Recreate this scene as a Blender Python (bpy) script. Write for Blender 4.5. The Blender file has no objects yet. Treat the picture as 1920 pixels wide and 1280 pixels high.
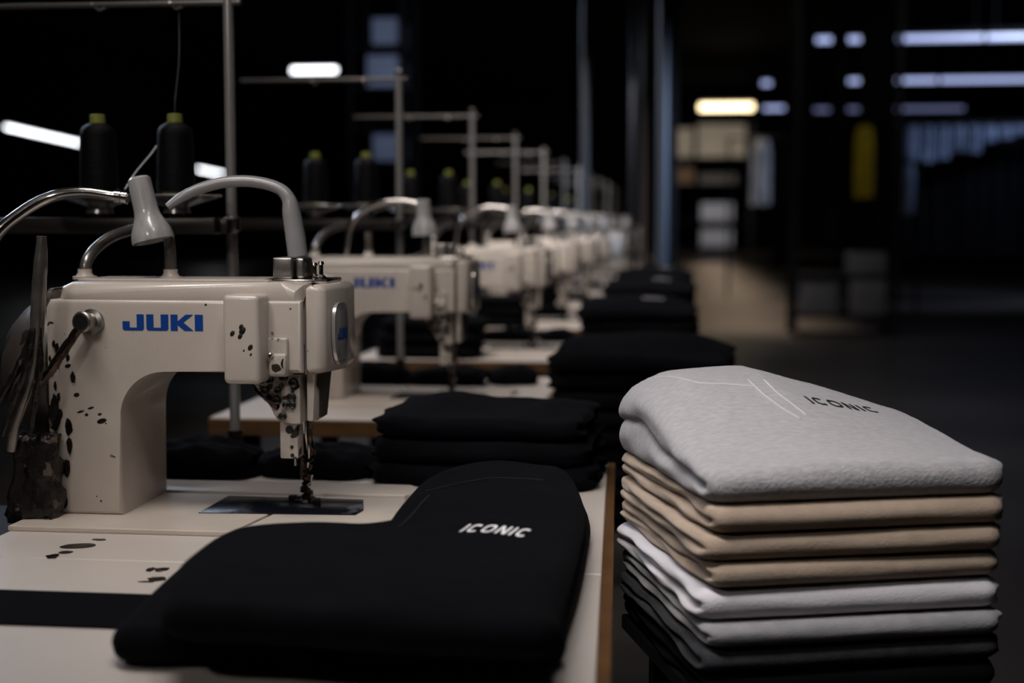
import bpy, bmesh, math, random
from math import sin, cos, pi, radians as R
from mathutils import Vector, Matrix, noise
from mathutils.bvhtree import BVHTree
from mathutils.geometry import delaunay_2d_cdt

scene = bpy.context.scene
col = scene.collection

# ------------------------------------------------------------------ camera
ZC = 1.14
PITCH, YAW, FPX = R(4.77964), R(6.81836), 2667.0
cam_data = bpy.data.cameras.new('camera')
cam_data.sensor_width = 36.0
cam_data.lens = FPX / 1920.0 * 36.0
cam_data.clip_start, cam_data.clip_end = 0.05, 200
cam = bpy.data.objects.new('camera', cam_data)
col.objects.link(cam)
cam.location = (0, 0, ZC)
cam.rotation_euler = (pi / 2 - PITCH, 0, YAW)
cam_data.dof.use_dof = True
cam_data.dof.focus_distance = 1.78
cam_data.dof.aperture_fstop = 2.7
scene.camera = cam

# ------------------------------------------------------------------ world, lights, exposure
world = bpy.data.worlds.new('world')
scene.world = world
world.use_nodes = True
world.node_tree.nodes['Background'].inputs[0].default_value = (0.35, 0.42, 0.6, 1)
world.node_tree.nodes['Background'].inputs[1].default_value = 0.0006
scene.view_settings.view_transform = 'Standard'
scene.view_settings.look = 'None'
scene.view_settings.exposure = 0.0
scene.view_settings.gamma = 1.0
scene.view_settings.use_curve_mapping = False
scene.cycles.use_denoising = True
scene.cycles.sample_clamp_indirect = 4.0


def area_light(name, loc, aim, power, sx, sy, colour, spread=180):
    ld = bpy.data.lights.new(name, 'AREA')
    ld.shape = 'RECTANGLE'
    ld.size, ld.size_y = sx, sy
    ld.spread = R(spread)
    ld.energy, ld.color = power, colour
    lo = bpy.data.objects.new(name, ld)
    col.objects.link(lo)
    lo.location = loc
    lo.rotation_euler = (Vector(aim) - Vector(loc)).to_track_quat('-Z', 'Y').to_euler()
    return lo


WARM, NEUT, COOL = (1.0, 0.94, 0.89), (1.0, 0.97, 0.95), (0.68, 0.8, 1.0)
area_light('overhead_light', (-0.78, 1.28, 2.30), (-0.52, 1.72, 0.9), 4.4, 0.8, 0.12, WARM, 110)
area_light('front_light', (-1.00, 0.10, 2.00), (-0.50, 1.75, 0.95), 1.0, 0.22, 0.10, WARM, 90)
area_light('garment_light', (-0.10, 1.02, 2.05), (0.10, 1.62, 0.85), 2.5, 0.5, 0.12, NEUT, 75)
for k, (yy, pw) in enumerate(((3.05, 4.4), (4.3, 7.4), (5.6, 9.0), (7.2, 12), (9.6, 13), (13.0, 14))):
    area_light('row_light', (-0.65 if k < 3 else -1.1, yy - 0.70, 2.45), (-0.60, yy + 0.15, 0.9), pw, 1.0, 0.12,
               WARM if k < 3 else NEUT, 100)
for k, yy in enumerate((4.4, 7.5, 11.0, 15.0)):
    area_light('back_light', (-3.2, yy, 2.9), (-0.7, yy - 1.4, 1.1), 7, 1.2, 0.15, COOL, 80)
area_light('aisle_light', (0.80, 28.0, 5.0), (0.80, 27.6, 0), 300, 0.4, 26.0, (1.0, 0.80, 0.62), 24)
area_light('rack_fill_light', (1.75, 12.4, 3.7), (1.85, 14.5, 2.2), 2.6, 0.8, 0.2, NEUT, 80)  # added light without a fixture, brightens the cloth in the tall rack
area_light('shelf_light', (1.0, 46.0, 5.4), (0.9, 53.0, 2.2), 75, 3.0, 0.4, (1.0, 0.90, 0.80), 90)
area_light('side_light', (6.0, 17.5, 4.6), (5.0, 20.0, 2.4), 48, 4.0, 0.3, (0.6, 0.72, 1.0), 70)
area_light('column_light', (2.6, 8.2, 2.2), (-0.12, 9.0, 1.3), 7.0, 0.4, 0.3, (0.5, 0.68, 1.0), 40)


# ------------------------------------------------------------------ helpers
_fw = cam.rotation_euler.to_matrix()


def ray(px, py):
    return _fw @ Vector((px - 960, 640 - py, -FPX))


def onz(px, py, z):
    r = ray(px, py)
    return Vector((0, 0, ZC)) + r * ((z - ZC) / r.z)


def ony(px, py, y):
    r = ray(px, py)
    return Vector((0, 0, ZC)) + r * (y / r.y)


def material(name, base, rough=0.5, metal=0.0, noise_amt=0.0, noise_scale=8.0, bump=0.0, bump_scale=200.0,
             sheen=0.0, coat=0.0, emit=None, emit_strength=0.0, spots=None, trans=0.0, alt=None, stretch=None, spec=None):
    m = bpy.data.materials.new(name)
    m.use_nodes = True
    nt = m.node_tree
    b = nt.nodes['Principled BSDF']
    b.inputs['Base Color'].default_value = (*base, 1)
    b.inputs['Roughness'].default_value = rough
    b.inputs['Metallic'].default_value = metal
    b.inputs['Sheen Weight'].default_value = sheen
    b.inputs['Sheen Roughness'].default_value = 0.6
    if spec is None:
        spec = 0.08 if rough >= 0.85 else 0.5
    b.inputs['Specular IOR Level'].default_value = spec
    b.inputs['Coat Weight'].default_value = coat
    b.inputs['Coat Roughness'].default_value = 0.15
    b.inputs['Transmission Weight'].default_value = trans
    if emit:
        b.inputs['Emission Color'].default_value = (*emit, 1)
        b.inputs['Emission Strength'].default_value = emit_strength
    tc = nt.nodes.new('ShaderNodeTexCoord')
    vec = tc.outputs['Object']
    if stretch:
        mp = nt.nodes.new('ShaderNodeMapping')
        mp.inputs['Scale'].default_value = stretch
        nt.links.new(vec, mp.inputs['Vector'])
        svec = mp.outputs['Vector']
    else:
        svec = vec
    src = None
    if noise_amt > 0 or alt:
        n = nt.nodes.new('ShaderNodeTexNoise')
        n.inputs['Scale'].default_value = noise_scale
        n.inputs['Detail'].default_value = 6
        nt.links.new(svec, n.inputs['Vector'])
        rp = nt.nodes.new('ShaderNodeValToRGB')
        rp.color_ramp.elements[0].position = 0.35
        rp.color_ramp.elements[1].position = 0.68
        lo = alt if alt else tuple(c * (1 - noise_amt) for c in base)
        rp.color_ramp.elements[0].color = (*lo, 1)
        rp.color_ramp.elements[1].color = (*base, 1)
        nt.links.new(n.outputs['Fac'], rp.inputs['Fac'])
        src = rp.outputs['Color']
    if spots:
        scale, thr, colr = spots
        v = nt.nodes.new('ShaderNodeTexNoise')
        v.inputs['Scale'].default_value = scale
        v.inputs['Detail'].default_value = 2.5
        nt.links.new(vec, v.inputs['Vector'])
        r2 = nt.nodes.new('ShaderNodeValToRGB')
        r2.color_ramp.elements[0].position = thr
        r2.color_ramp.elements[0].color = (0, 0, 0, 1)
        r2.color_ramp.elements[1].position = thr + 0.03
        r2.color_ramp.elements[1].color = (1, 1, 1, 1)
        nt.links.new(v.outputs['Fac'], r2.inputs['Fac'])
        mx = nt.nodes.new('ShaderNodeMix')
        mx.data_type = 'RGBA'
        nt.links.new(r2.outputs['Color'], mx.inputs['Factor'])
        if src:
            nt.links.new(src, mx.inputs['A'])
        else:
            mx.inputs['A'].default_value = (*base, 1)
        mx.inputs['B'].default_value = (*colr, 1)
        src = mx.outputs['Result']
    if src:
        nt.links.new(src, b.inputs['Base Color'])
    if bump > 0:
        n2 = nt.nodes.new('ShaderNodeTexNoise')
        n2.inputs['Scale'].default_value = bump_scale
        n2.inputs['Detail'].default_value = 4
        nt.links.new(svec, n2.inputs['Vector'])
        bp = nt.nodes.new('ShaderNodeBump')
        bp.inputs['Strength'].default_value = bump
        bp.inputs['Distance'].default_value = 0.002
        nt.links.new(n2.outputs['Fac'], bp.inputs['Height'])
        nt.links.new(bp.outputs['Normal'], b.inputs['Normal'])
    return m


CREAM = (0.55, 0.48, 0.425)
M = {
    'paint': material('cream_paint', CREAM, 0.38, noise_amt=0.12, noise_scale=9, bump=0.07, bump_scale=240, coat=0.5,
                      spots=(85, 0.735, (0.03, 0.022, 0.018))),
    'paint_dirty': material('dirty_cream_paint', CREAM, 0.4, noise_amt=0.3, noise_scale=40, bump=0.3, bump_scale=90,
                            coat=0.2, spots=(55, 0.6, (0.02, 0.015, 0.012))),
    'laminate': material('cream_laminate', (0.60, 0.535, 0.49), 0.42, noise_amt=0.06, noise_scale=5,
                         spots=(60, 0.755, (0.06, 0.045, 0.035))),
    'bed': material('bed_enamel', (0.58, 0.50, 0.435), 0.35, noise_amt=0.1, noise_scale=12, bump=0.05, bump_scale=220,
                    spots=(70, 0.74, (0.05, 0.035, 0.03))),
    'wood': material('brown_edge', (0.13, 0.058, 0.018), 0.5, noise_amt=0.4, noise_scale=14, stretch=(1, 1, 12)),
    'chrome': material('chrome', (0.62, 0.58, 0.55), 0.16, 1.0, bump=0.08, bump_scale=90),
    'dull_steel': material('dull_steel', (0.35, 0.33, 0.31), 0.36, 1.0, noise_amt=0.3, noise_scale=30),
    'dark_metal': material('dark_metal', (0.03, 0.027, 0.025), 0.35, 0.7, noise_amt=0.4, noise_scale=20),
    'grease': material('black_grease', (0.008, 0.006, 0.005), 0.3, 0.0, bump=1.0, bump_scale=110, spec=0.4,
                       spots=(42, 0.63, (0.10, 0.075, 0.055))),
    'oily': material('oily_dark_steel', (0.09, 0.06, 0.045), 0.18, 0.9, noise_amt=0.7, noise_scale=60, bump=0.4,
                     bump_scale=160),
    'plain_black': material('plain_black', (0.008, 0.007, 0.006), 0.4),
    'needle_plate': material('worn_black_plate', (0.006, 0.0075, 0.012), 0.16, 0.0, spec=0.12,
                             spots=(17, 0.60, (0.06, 0.065, 0.08)), bump=0.15, bump_scale=70),
    'grey_plastic': material('grey_plastic', (0.27, 0.26, 0.265), 0.3, noise_amt=0.12, noise_scale=30, coat=0.4),
    'shade': material('frosted_shade', (0.42, 0.40, 0.40), 0.25, noise_amt=0.3, noise_scale=26, coat=0.5,
                      stretch=(3, 3, 0.5)),
    'blue': material('blue_ink', (0.004, 0.05, 0.27), 0.35),
    'white_ink': material('white_print', (0.85, 0.83, 0.85), 0.6),
    'black_ink': material('black_print', (0.012, 0.012, 0.014), 0.6),
    'cover': material('grimy_cover', (0.075, 0.06, 0.05), 0.4, noise_amt=0.5, noise_scale=14, bump=0.2, bump_scale=60,
                      spots=(30, 0.6, (0.012, 0.01, 0.008))),
    'rim': material('badge_rim', (0.55, 0.52, 0.49), 0.28, 0.6),
    'post': material('brushed_post', (0.25, 0.225, 0.205), 0.28, 0.7,
                     coat=0.3, noise_amt=0.4, noise_scale=30),
    'dim_pipe': material('dim_pipe', (0.025, 0.026, 0.034), 0.4),
    'pole_steel': material('pole_steel', (0.40, 0.38, 0.37), 0.26, 0.55, coat=0.5),
    'bar': material('dark_bar', (0.10, 0.09, 0.085), 0.35, 0.5),
    'faint_thread': material('grey_thread', (0.12, 0.12, 0.13), 0.6),
    'badge': material('badge_silver', (0.30, 0.29, 0.28), 0.3, 0.3, noise_amt=0.2, noise_scale=60),
    'yellow_core': material('yellow_green_plastic', (0.19, 0.20, 0.04), 0.4),
    'thread': material('black_thread', (0.003, 0.0025, 0.003), 0.5, spec=0.09, bump=0.6, bump_scale=60,
                       stretch=(0.3, 0.3, 14)),
    'white_thread': material('pale_thread', (0.5, 0.5, 0.52), 0.5),
    'tray': material('tray_metal', (0.035, 0.03, 0.027), 0.32, 0.6),
    'disc': material('disc_steel', (0.42, 0.39, 0.37), 0.25, 0.55, coat=0.4, noise_amt=0.3, noise_scale=15),
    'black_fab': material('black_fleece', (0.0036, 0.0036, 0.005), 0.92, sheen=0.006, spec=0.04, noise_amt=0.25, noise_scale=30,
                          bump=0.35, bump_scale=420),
    'black_rib': material('black_rib_knit', (0.011, 0.011, 0.013), 0.9, sheen=0.02, bump=0.5, bump_scale=300),
    'char_fab': material('charcoal_fleece', (0.042, 0.042, 0.048), 0.9, sheen=0.05, noise_amt=0.3, noise_scale=60,
                         bump=0.5, bump_scale=420),
    'grey_fab': material('heather_grey_fleece', (0.44, 0.415, 0.435), 0.9, sheen=0.2, noise_amt=0.2, noise_scale=90,
                         bump=0.7, bump_scale=260, stretch=(1, 3, 1)),
    'white_fab': material('white_fleece', (0.66, 0.625, 0.67), 0.9, sheen=0.2, noise_amt=0.06, noise_scale=50,
                          bump=0.4, bump_scale=420),
    'tan_fab': material('tan_fleece', (0.42, 0.318, 0.243), 0.9, sheen=0.15, noise_amt=0.1, noise_scale=60,
                        bump=0.4, bump_scale=420),
    'midgrey_fab': material('silver_grey_fleece', (0.30, 0.29, 0.305), 0.9, sheen=0.2, noise_amt=0.15, noise_scale=60,
                            bump=0.4, bump_scale=420),
    'stitch': material('stitching', (0.56, 0.53, 0.54), 0.8),
    'floor': material('polished_concrete', (0.060, 0.052, 0.046), 0.38, spec=0.25, noise_amt=0.4, noise_scale=0.6),
    'wall': material('dark_wall', (0.006, 0.006, 0.007), 0.9, spec=0.0, noise_amt=0.4, noise_scale=0.4),
    'ceiling': material('dark_ceiling', (0.006, 0.006, 0.007), 0.9),
    'black_steel': material('black_steel', (0.005, 0.005, 0.006), 0.55, 0.0, spec=0.15),
    'grey_box': material('grey_carton', (0.10, 0.095, 0.10), 0.8, noise_amt=0.2, noise_scale=4),
    'pale_box': material('pale_carton', (0.42, 0.45, 0.55), 0.7, noise_amt=0.15, noise_scale=3),
    'brown_box': material('brown_carton', (0.16, 0.10, 0.06), 0.8, noise_amt=0.3, noise_scale=3),
    'cream_panel': material('pale_panel', (0.5, 0.45, 0.37), 0.7, noise_amt=0.2, noise_scale=1.5),
    'yellow_cloth': material('yellow_cloth', (0.36, 0.27, 0.0), 0.8, noise_amt=0.3, noise_scale=4),
    'blue_cloth': material('pale_blue_cloth', (0.30, 0.36, 0.5), 0.9, noise_amt=0.4, noise_scale=3),
    'pale_cloth': material('pale_cloth', (0.75, 0.77, 0.78), 0.9, noise_amt=0.3, noise_scale=4),
    'blue_pipe': material('painted_pipe', (0.06, 0.07, 0.09), 0.35, 0.0),
    'pipe': material('steel_pipe', (0.09, 0.068, 0.062), 0.35, 0.0),
    'tube_cool': material('cool_lamp_tube', (0.8, 0.8, 0.8), 0.4, emit=(0.50, 0.58, 1.0), emit_strength=1.1),
    'tube_dim': material('dim_lamp_tube', (0.8, 0.8, 0.8), 0.4, emit=(0.46, 0.52, 1.0), emit_strength=0.28),
    'tube_white': material('white_lamp_tube', (0.8, 0.8, 0.8), 0.4, emit=(0.92, 0.95, 1.0), emit_strength=6),
    'tube_warm': material('warm_lamp_tube', (0.8, 0.8, 0.8), 0.4, emit=(1.0, 0.78, 0.46), emit_strength=5),
}


def link(name, me, mat, parent=None, smooth=True, angle=35):
    me.materials.clear()
    me.materials.append(M[mat] if isinstance(mat, str) else mat)
    if smooth:
        me.polygons.foreach_set('use_smooth', [True] * len(me.polygons))
        me.set_sharp_from_angle(angle=R(angle))
    o = bpy.data.objects.new(name, me)
    col.objects.link(o)
    if parent:
        o.parent = parent
    return o


def from_bm(name, bm, mat, parent=None, smooth=True, angle=35):
    bmesh.ops.recalc_face_normals(bm, faces=bm.faces)
    me = bpy.data.meshes.new(name)
    bm.to_mesh(me)
    bm.free()
    return link(name, me, mat, parent, smooth, angle)


def tag(o, label, cat, group=None, kind=None):
    o['label'] = label
    o['category'] = cat
    if group:
        o['group'] = group
    if kind:
        o['kind'] = kind
    return o


def thing(name, label, cat, loc=(0, 0, 0), rz=0.0, group=None):
    o = bpy.data.objects.new(name, None)
    o.empty_display_size = 0.05
    col.objects.link(o)
    o.location = loc
    o.rotation_euler = (0, 0, rz)
    return tag(o, label, cat, group)


def struct(o):
    o['kind'] = 'structure'
    return o


def copy_tree(o, parent=None):
    c = o.copy()
    col.objects.link(c)
    if parent:
        c.parent = parent
    for ch in list(o.children):
        copy_tree(ch, c)
    return c


def bm_box(bm, lo, hi, bev=0.0, seg=3, mat=None):
    r = bmesh.ops.create_cube(bm, size=1.0)
    vs = r['verts']
    lo, hi = Vector(lo), Vector(hi)
    for v in vs:
        v.co = Vector((lo.x + (v.co.x + .5) * (hi.x - lo.x), lo.y + (v.co.y + .5) * (hi.y - lo.y),
                       lo.z + (v.co.z + .5) * (hi.z - lo.z)))
    if bev > 0:
        es = list({e for v in vs for e in v.link_edges})
        rr = bmesh.ops.bevel(bm, geom=es, offset=bev, segments=seg, affect='EDGES', profile=0.5)
        vs = list({v for f in rr['faces'] for v in f.verts})
    return vs


def box(name, lo, hi, mat, parent=None, bev=0.0, seg=3):
    bm = bmesh.new()
    bm_box(bm, lo, hi, bev, seg)
    return from_bm(name, bm, mat, parent)


def bm_lathe(bm, prof, n=32, mtx=None):
    """prof: (r, h) along local z; closed at both ends when r == 0"""
    rings = []
    for r, h in prof:
        if r <= 1e-6:
            rings.append([bm.verts.new((0, 0, h))])
        else:
            rings.append([bm.verts.new((r * cos(2 * pi * i / n), r * sin(2 * pi * i / n), h)) for i in range(n)])
    for a, b in zip(rings, rings[1:]):
        for i in range(n):
            j = (i + 1) % n
            if len(a) == 1 and len(b) == 1:
                continue
            if len(a) == 1:
                bm.faces.new((a[0], b[j], b[i]))
            elif len(b) == 1:
                bm.faces.new((a[i], a[j], b[0]))
            else:
                bm.faces.new((a[i], a[j], b[j], b[i]))
    vs = [v for r in rings for v in r]
    if mtx:
        for v in vs:
            v.co = mtx @ v.co
    return vs


def frame_to(p, d):
    """matrix placing local z along d at p"""
    return Matrix.Translation(p) @ Vector(d).to_track_quat('Z', 'Y').to_matrix().to_4x4()


def lathe(name, prof, mat, parent=None, n=32, at=(0, 0, 0), axis=(0, 0, 1)):
    bm = bmesh.new()
    bm_lathe(bm, prof, n, frame_to(Vector(at), axis))
    return from_bm(name, bm, mat, parent)


def cyl(name, a, b, r, mat, parent=None, n=16, bev=0.0):
    a, b = Vector(a), Vector(b)
    L = (b - a).length
    bev = min(bev, r * .8, L * .4)
    prof = [(0, 0), (r - bev, 0), (r, bev), (r, L - bev), (r - bev, L), (0, L)] if bev else [(0, 0), (r, 0), (r, L), (0, L)]
    return lathe(name, prof, mat, parent, n, a, b - a)


def spline(pts, sub=8):
    pts = [Vector(p) for p in pts]
    if len(pts) < 3:
        return pts
    out = []
    for i in range(len(pts) - 1):
        p0 = pts[i - 1] if i else pts[0] * 2 - pts[1]
        p1, p2 = pts[i], pts[i + 1]
        p3 = pts[i + 2] if i + 2 < len(pts) else pts[-1] * 2 - pts[-2]
        for s in range(sub):
            t = s / sub
            out.append(0.5 * ((2 * p1) + (p2 - p0) * t + (2 * p0 - 5 * p1 + 4 * p2 - p3) * t * t
                              + (3 * p1 - p0 - 3 * p2 + p3) * t ** 3))
    out.append(pts[-1])
    return out


def bm_tube(bm, pts, rad, n=12, sub=8, wob=0.0, seed=0):
    P = spline(pts, sub)
    k = len(P)
    if not isinstance(rad, (list, tuple)):
        rad = [rad] * len(pts)
    rr = []
    for i in range(k):
        t = i / (k - 1) * (len(rad) - 1)
        a = min(int(t), len(rad) - 2)
        rr.append(rad[a] + (rad[a + 1] - rad[a]) * (t - a))
    up = Vector((0.31, 0.17, 0.93)).normalized()
    rings = []
    for i in range(k):
        d = (P[min(i + 1, k - 1)] - P[max(i - 1, 0)]).normalized()
        x = up.cross(d)
        if x.length < 1e-3:
            x = Vector((1, 0, 0)).cross(d)
        x.normalize()
        y = d.cross(x)
        up = y if False else up
        ring = []
        for j in range(n):
            a = 2 * pi * j / n
            q = rr[i]
            if wob:
                q *= 1 + wob * noise.noise(Vector((P[i].x * 90 + seed, P[i].z * 90, a * 1.3)))
            ring.append(bm.verts.new(P[i] + x * cos(a) * q + y * sin(a) * q))
        rings.append(ring)
    for a, b in zip(rings, rings[1:]):
        for j in range(n):
            bm.faces.new((a[j], a[(j + 1) % n], b[(j + 1) % n], b[j]))
    bm.faces.new(rings[0][::-1])
    bm.faces.new(rings[-1])


def tube(name, pts, rad, mat, parent=None, n=12, sub=8, wob=0.0, seed=0):
    bm = bmesh.new()
    bm_tube(bm, pts, rad, n, sub, wob, seed)
    return from_bm(name, bm, mat, parent)


def bm_prism(bm, poly, lo, hi, axis='y', bev=0.0, seg=3):
    """extrude a 2-D polygon: axis y -> poly is (x,z); axis z -> poly is (x,y)"""
    def P(a, b, c):
        return (a, c, b) if axis == 'y' else (a, b, c)
    A = [bm.verts.new(P(x, y, lo)) for x, y in poly]
    B = [bm.verts.new(P(x, y, hi)) for x, y in poly]
    n = len(poly)
    fs = [bm.faces.new(A), bm.faces.new(B)]
    for i in range(n):
        bm.faces.new((A[i], A[(i + 1) % n], B[(i + 1) % n], B[i]))
    if bev > 0:
        es = list({e for f in fs for e in f.edges})
        bmesh.ops.bevel(bm, geom=es, offset=bev, segments=seg, affect='EDGES', profile=0.5)


def prism(name, poly, lo, hi, mat, parent=None, axis='y', bev=0.0, seg=3, angle=35):
    bm = bmesh.new()
    bm_prism(bm, poly, lo, hi, axis, bev, seg)
    return from_bm(name, bm, mat, parent, angle=angle)


def arc(cx, cy, r, a0, a1, n=10):
    return [(cx + r * cos(R(a0 + (a1 - a0) * i / n)), cy + r * sin(R(a0 + (a1 - a0) * i / n))) for i in range(n + 1)]


# ------------------------------------------------------------------ lettering
def letter_polys():
    """each glyph: list of quads/polys in a unit-height box, plus its advance"""
    s = 0.24

    def ring(w, a0, a1, n=28):
        out = []
        for i in range(n):
            p = []
            for a in (a0 + (a1 - a0) * i / n, a0 + (a1 - a0) * (i + 1) / n):
                ca, sa = cos(R(a)), sin(R(a))
                e = 0.72
                ox, oy = math.copysign(abs(ca) ** e, ca), math.copysign(abs(sa) ** e, sa)
                p.append(((w / 2 + ox * w / 2, .5 + oy * .5), (w / 2 + ox * (w / 2 - s), .5 + oy * (.5 - s * .8))))
            out.append([p[0][0], p[1][0], p[1][1], p[0][1]])
        return out
    g = {}
    g['I'] = ([[(0, 0), (s, 0), (s, 1), (0, 1)]], s)
    g['C'] = (ring(1.12, 38, 322), 1.12)
    g['O'] = (ring(1.25, 0, 360, 36), 1.25)
    g['N'] = ([[(0, 0), (s, 0), (s, 1), (0, 1)], [(.86, 0), (.86 + s, 0), (.86 + s, 1), (.86, 1)],
               [(0, 1), (.30, 1), (1.1, 0), (.80, 0)]], 1.1)
    return g


GLYPH = letter_polys()


def refine(poly, step):
    """split a quad into a small grid so that it follows a curved cloth"""
    a, b, c, d = [Vector((*p, 0)) for p in poly]
    n = max(1, int(max((b - a).length, (c - d).length) / step))
    m = max(1, int(max((d - a).length, (c - b).length) / step))
    g = [[a.lerp(b, i / n).lerp(d.lerp(c, i / n), j / m) for i in range(n + 1)] for j in range(m + 1)]
    return [[g[j][i], g[j][i + 1], g[j + 1][i + 1], g[j + 1][i]] for j in range(m) for i in range(n)]


def cloth_print(name, word, origin, right, up, height, target, mat, lift=0.0009, gap=0.38):
    """print a word onto the top of a cloth mesh (target in the same space as origin)"""
    dg = target.data
    tree = BVHTree.FromPolygons([v.co for v in dg.vertices], [p.vertices for p in dg.polygons])
    bm = bmesh.new()
    x = 0.0
    for ch in word:
        polys, adv = GLYPH[ch]
        for q in polys:
            for cell in refine(q, 0.2):
                vs = []
                for p in cell:
                    w = Vector(origin) + Vector(right) * ((x + p.x) * height) + Vector(up) * (p.y * height)
                    hit = tree.ray_cast(Vector((w.x, w.y, 5)), Vector((0, 0, -1)))
                    z = hit[0].z if hit[0] else w.z
                    vs.append(bm.verts.new((w.x, w.y, z + lift)))
                bm.faces.new(vs)
        x += adv + gap
    bmesh.ops.remove_doubles(bm, verts=bm.verts, dist=1e-5)
    return from_bm(name, bm, mat, target.parent)


def brand_polys():
    """four block capitals as convex pieces, 143 units high and 734 wide"""
    base = [(0, 14), (14, 0), (182, 0), (196, 14), (196, 26), (0, 26)]
    J = [[(130, 26), (196, 26), (196, 143), (130, 143)], base, [(0, 26), (66, 26), (66, 81), (0, 81)]]
    U = [[(0, 26), (66, 26), (66, 143), (0, 143)], [(x * 202 / 196, y) for x, y in base], [(132, 26), (202, 26), (202, 143), (132, 143)]]
    K = [[(0, 0), (64, 0), (64, 143), (0, 143)], [(64, 50), (116, 74), (208, 143), (138, 143), (64, 84)], [(64, 50), (126, 0), (208, 0), (116, 74)]]
    I = [[(0, 0), (74, 0), (74, 143), (0, 143)]]
    return [[(x + o, y) for x, y in p] for ps, o in ((J, 0), (U, 218), (K, 440), (I, 660)) for p in ps]


# ------------------------------------------------------------------ cloth
def rounded_rect(w, d, r, n=200):
    pts = []
    segs = []
    hw, hd = w / 2, d / 2
    corners = [(hw - r, -hd + r, -90), (hw - r, hd - r, 0), (-hw + r, hd - r, 90), (-hw + r, -hd + r, 180)]
    raw = []
    for k, (cx, cy, a0) in enumerate(corners):
        for i in range(13):
            a = R(a0 + 90 * i / 12)
            raw.append((Vector((cx + r * cos(a), cy + r * sin(a), 0)), Vector((cos(a), sin(a), 0))))
    L = [0]
    m = len(raw)
    for i in range(m):
        L.append(L[-1] + (raw[(i + 1) % m][0] - raw[i][0]).length)
    out = []
    j = 0
    for i in range(n):
        s = L[-1] * i / n
        while L[j + 1] < s:
            j += 1
        t = (s - L[j]) / max(1e-9, L[j + 1] - L[j])
        a, b = raw[j % m], raw[(j + 1) % m]
        out.append((a[0].lerp(b[0], t), a[1].lerp(b[1], t).normalized()))
    return out


def smoothstep(a, b, x):
    t = max(0, min(1, (x - a) / (b - a)))
    return t * t * (3 - 2 * t)


def folded_mesh(name, w, d, h, seed=0, dome=None, lobes=2, r=0.03, front_single=True, wr=0.0022, bulge=None,
                base=None, waver=0.0, n=220, taper=0.0, crease=0.75):
    """a folded garment: one round fold along the front (-y), layered edges on the other sides"""
    per = rounded_rect(w, d, r, n)
    rings = []
    side = 20
    for k in range(side + 1):
        s = k / side
        ring = []
        for p, nn in per:
            c = 1.0
            if front_single:
                c = smoothstep(-0.55, -0.25, nn.y)
                if nn.y < -0.8:
                    c = 0.0
            # crease height wanders along the edge
            cr = 0.5 + 0.13 * noise.noise(Vector((p.x * 9 + seed * 3.1, p.y * 9, seed)))
            one = 1 - math.sqrt(max(0, 1 - (2 * s - 1) ** 2))
            if lobes == 2:
                u = s / cr if s < cr else (s - cr) / (1 - cr)
                two = (1 - math.sqrt(max(0, 1 - (2 * u - 1) ** 2))) * crease * (1 + 1.0 * math.exp(-(p.y + d / 2) / 0.03))
                if s < cr:
                    two += 0.12 * (0.5 + noise.noise(Vector((p.x * 6, p.y * 6, seed + 7))))
            else:
                two = one
            ins = (one * (1 - c) + two * c) * h * 0.5
            ins += h * 0.35 * waver * (0.12 + 0.88 * c) * noise.noise(Vector((p.x * 14, p.y * 14, s * 3 + seed)))
            q = p - nn * ins
            ring.append((q, s * h))
        rings.append(ring)
    steps = [0.97, 0.93, 0.88, 0.82, 0.75, 0.68, 0.6, 0.52, 0.44, 0.36, 0.28, 0.2, 0.12, 0.05]
    top = [[(q * f, h) for q, z in rings[-1]] for f in steps]
    bot = [[(q * f, 0.0) for q, z in rings[0]] for f in (0.05, 0.3, 0.6, 0.85, 0.95)]
    allr = bot + rings + top
    bm = bmesh.new()
    V = []
    for ring in allr:
        row = []
        for q, z in ring:
            u, v = q.x / (w / 2), q.y / (d / 2)
            f = z / h
            zz = z
            b0 = base(u, v) if base else 0.0
            t0 = dome(u, v) if dome else b0
            zz += b0 * (1 - f) + t0 * f
            wn = noise.fractal(Vector((q.x * 7 + seed * 5, q.y * 7, z * 12 + seed)), 1.0, 2.0, 3)
            fine = noise.noise(Vector((q.x * 38 + seed, q.y * 38, z * 60)))
            zz += (wn * wr + fine * wr * 0.25) * f
            x, y = q.x, q.y
            sc = 1 - taper * (1 - f)
            x += wn * wr * 0.9
            y += wn * wr * 0.5
            row.append(bm.verts.new((x, y, zz)))
        V.append(row)
    m = len(per)
    for a, b in zip(V, V[1:]):
        for i in range(m):
            j = (i + 1) % m
            bm.faces.new((a[i], a[j], b[j], b[i]))
    bm.faces.new(V[0][::-1])
    bm.faces.new(V[-1])
    bmesh.ops.recalc_face_normals(bm, faces=bm.faces)
    me = bpy.data.meshes.new(name)
    bm.to_mesh(me)
    bm.free()
    return me


def smooth_closed(poly, corner=(), sub=7):
    """closed Catmull-Rom through 2-D points; indices in corner stay sharp"""
    n = len(poly)
    out = []
    P = [Vector((*p, 0)) for p in poly]
    for i in range(n):
        p0, p1, p2, p3 = P[i - 1], P[i], P[(i + 1) % n], P[(i + 2) % n]
        if i in corner:
            p0 = p1 * 2 - p2
        if (i + 1) % n in corner:
            p3 = p2 * 2 - p1
        for s in range(sub):
            t = s / sub
            out.append(0.5 * ((2 * p1) + (p2 - p0) * t + (2 * p0 - 5 * p1 + 4 * p2 - p3) * t * t
                              + (3 * p1 - p0 - 3 * p2 + p3) * t ** 3))
    return out


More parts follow.
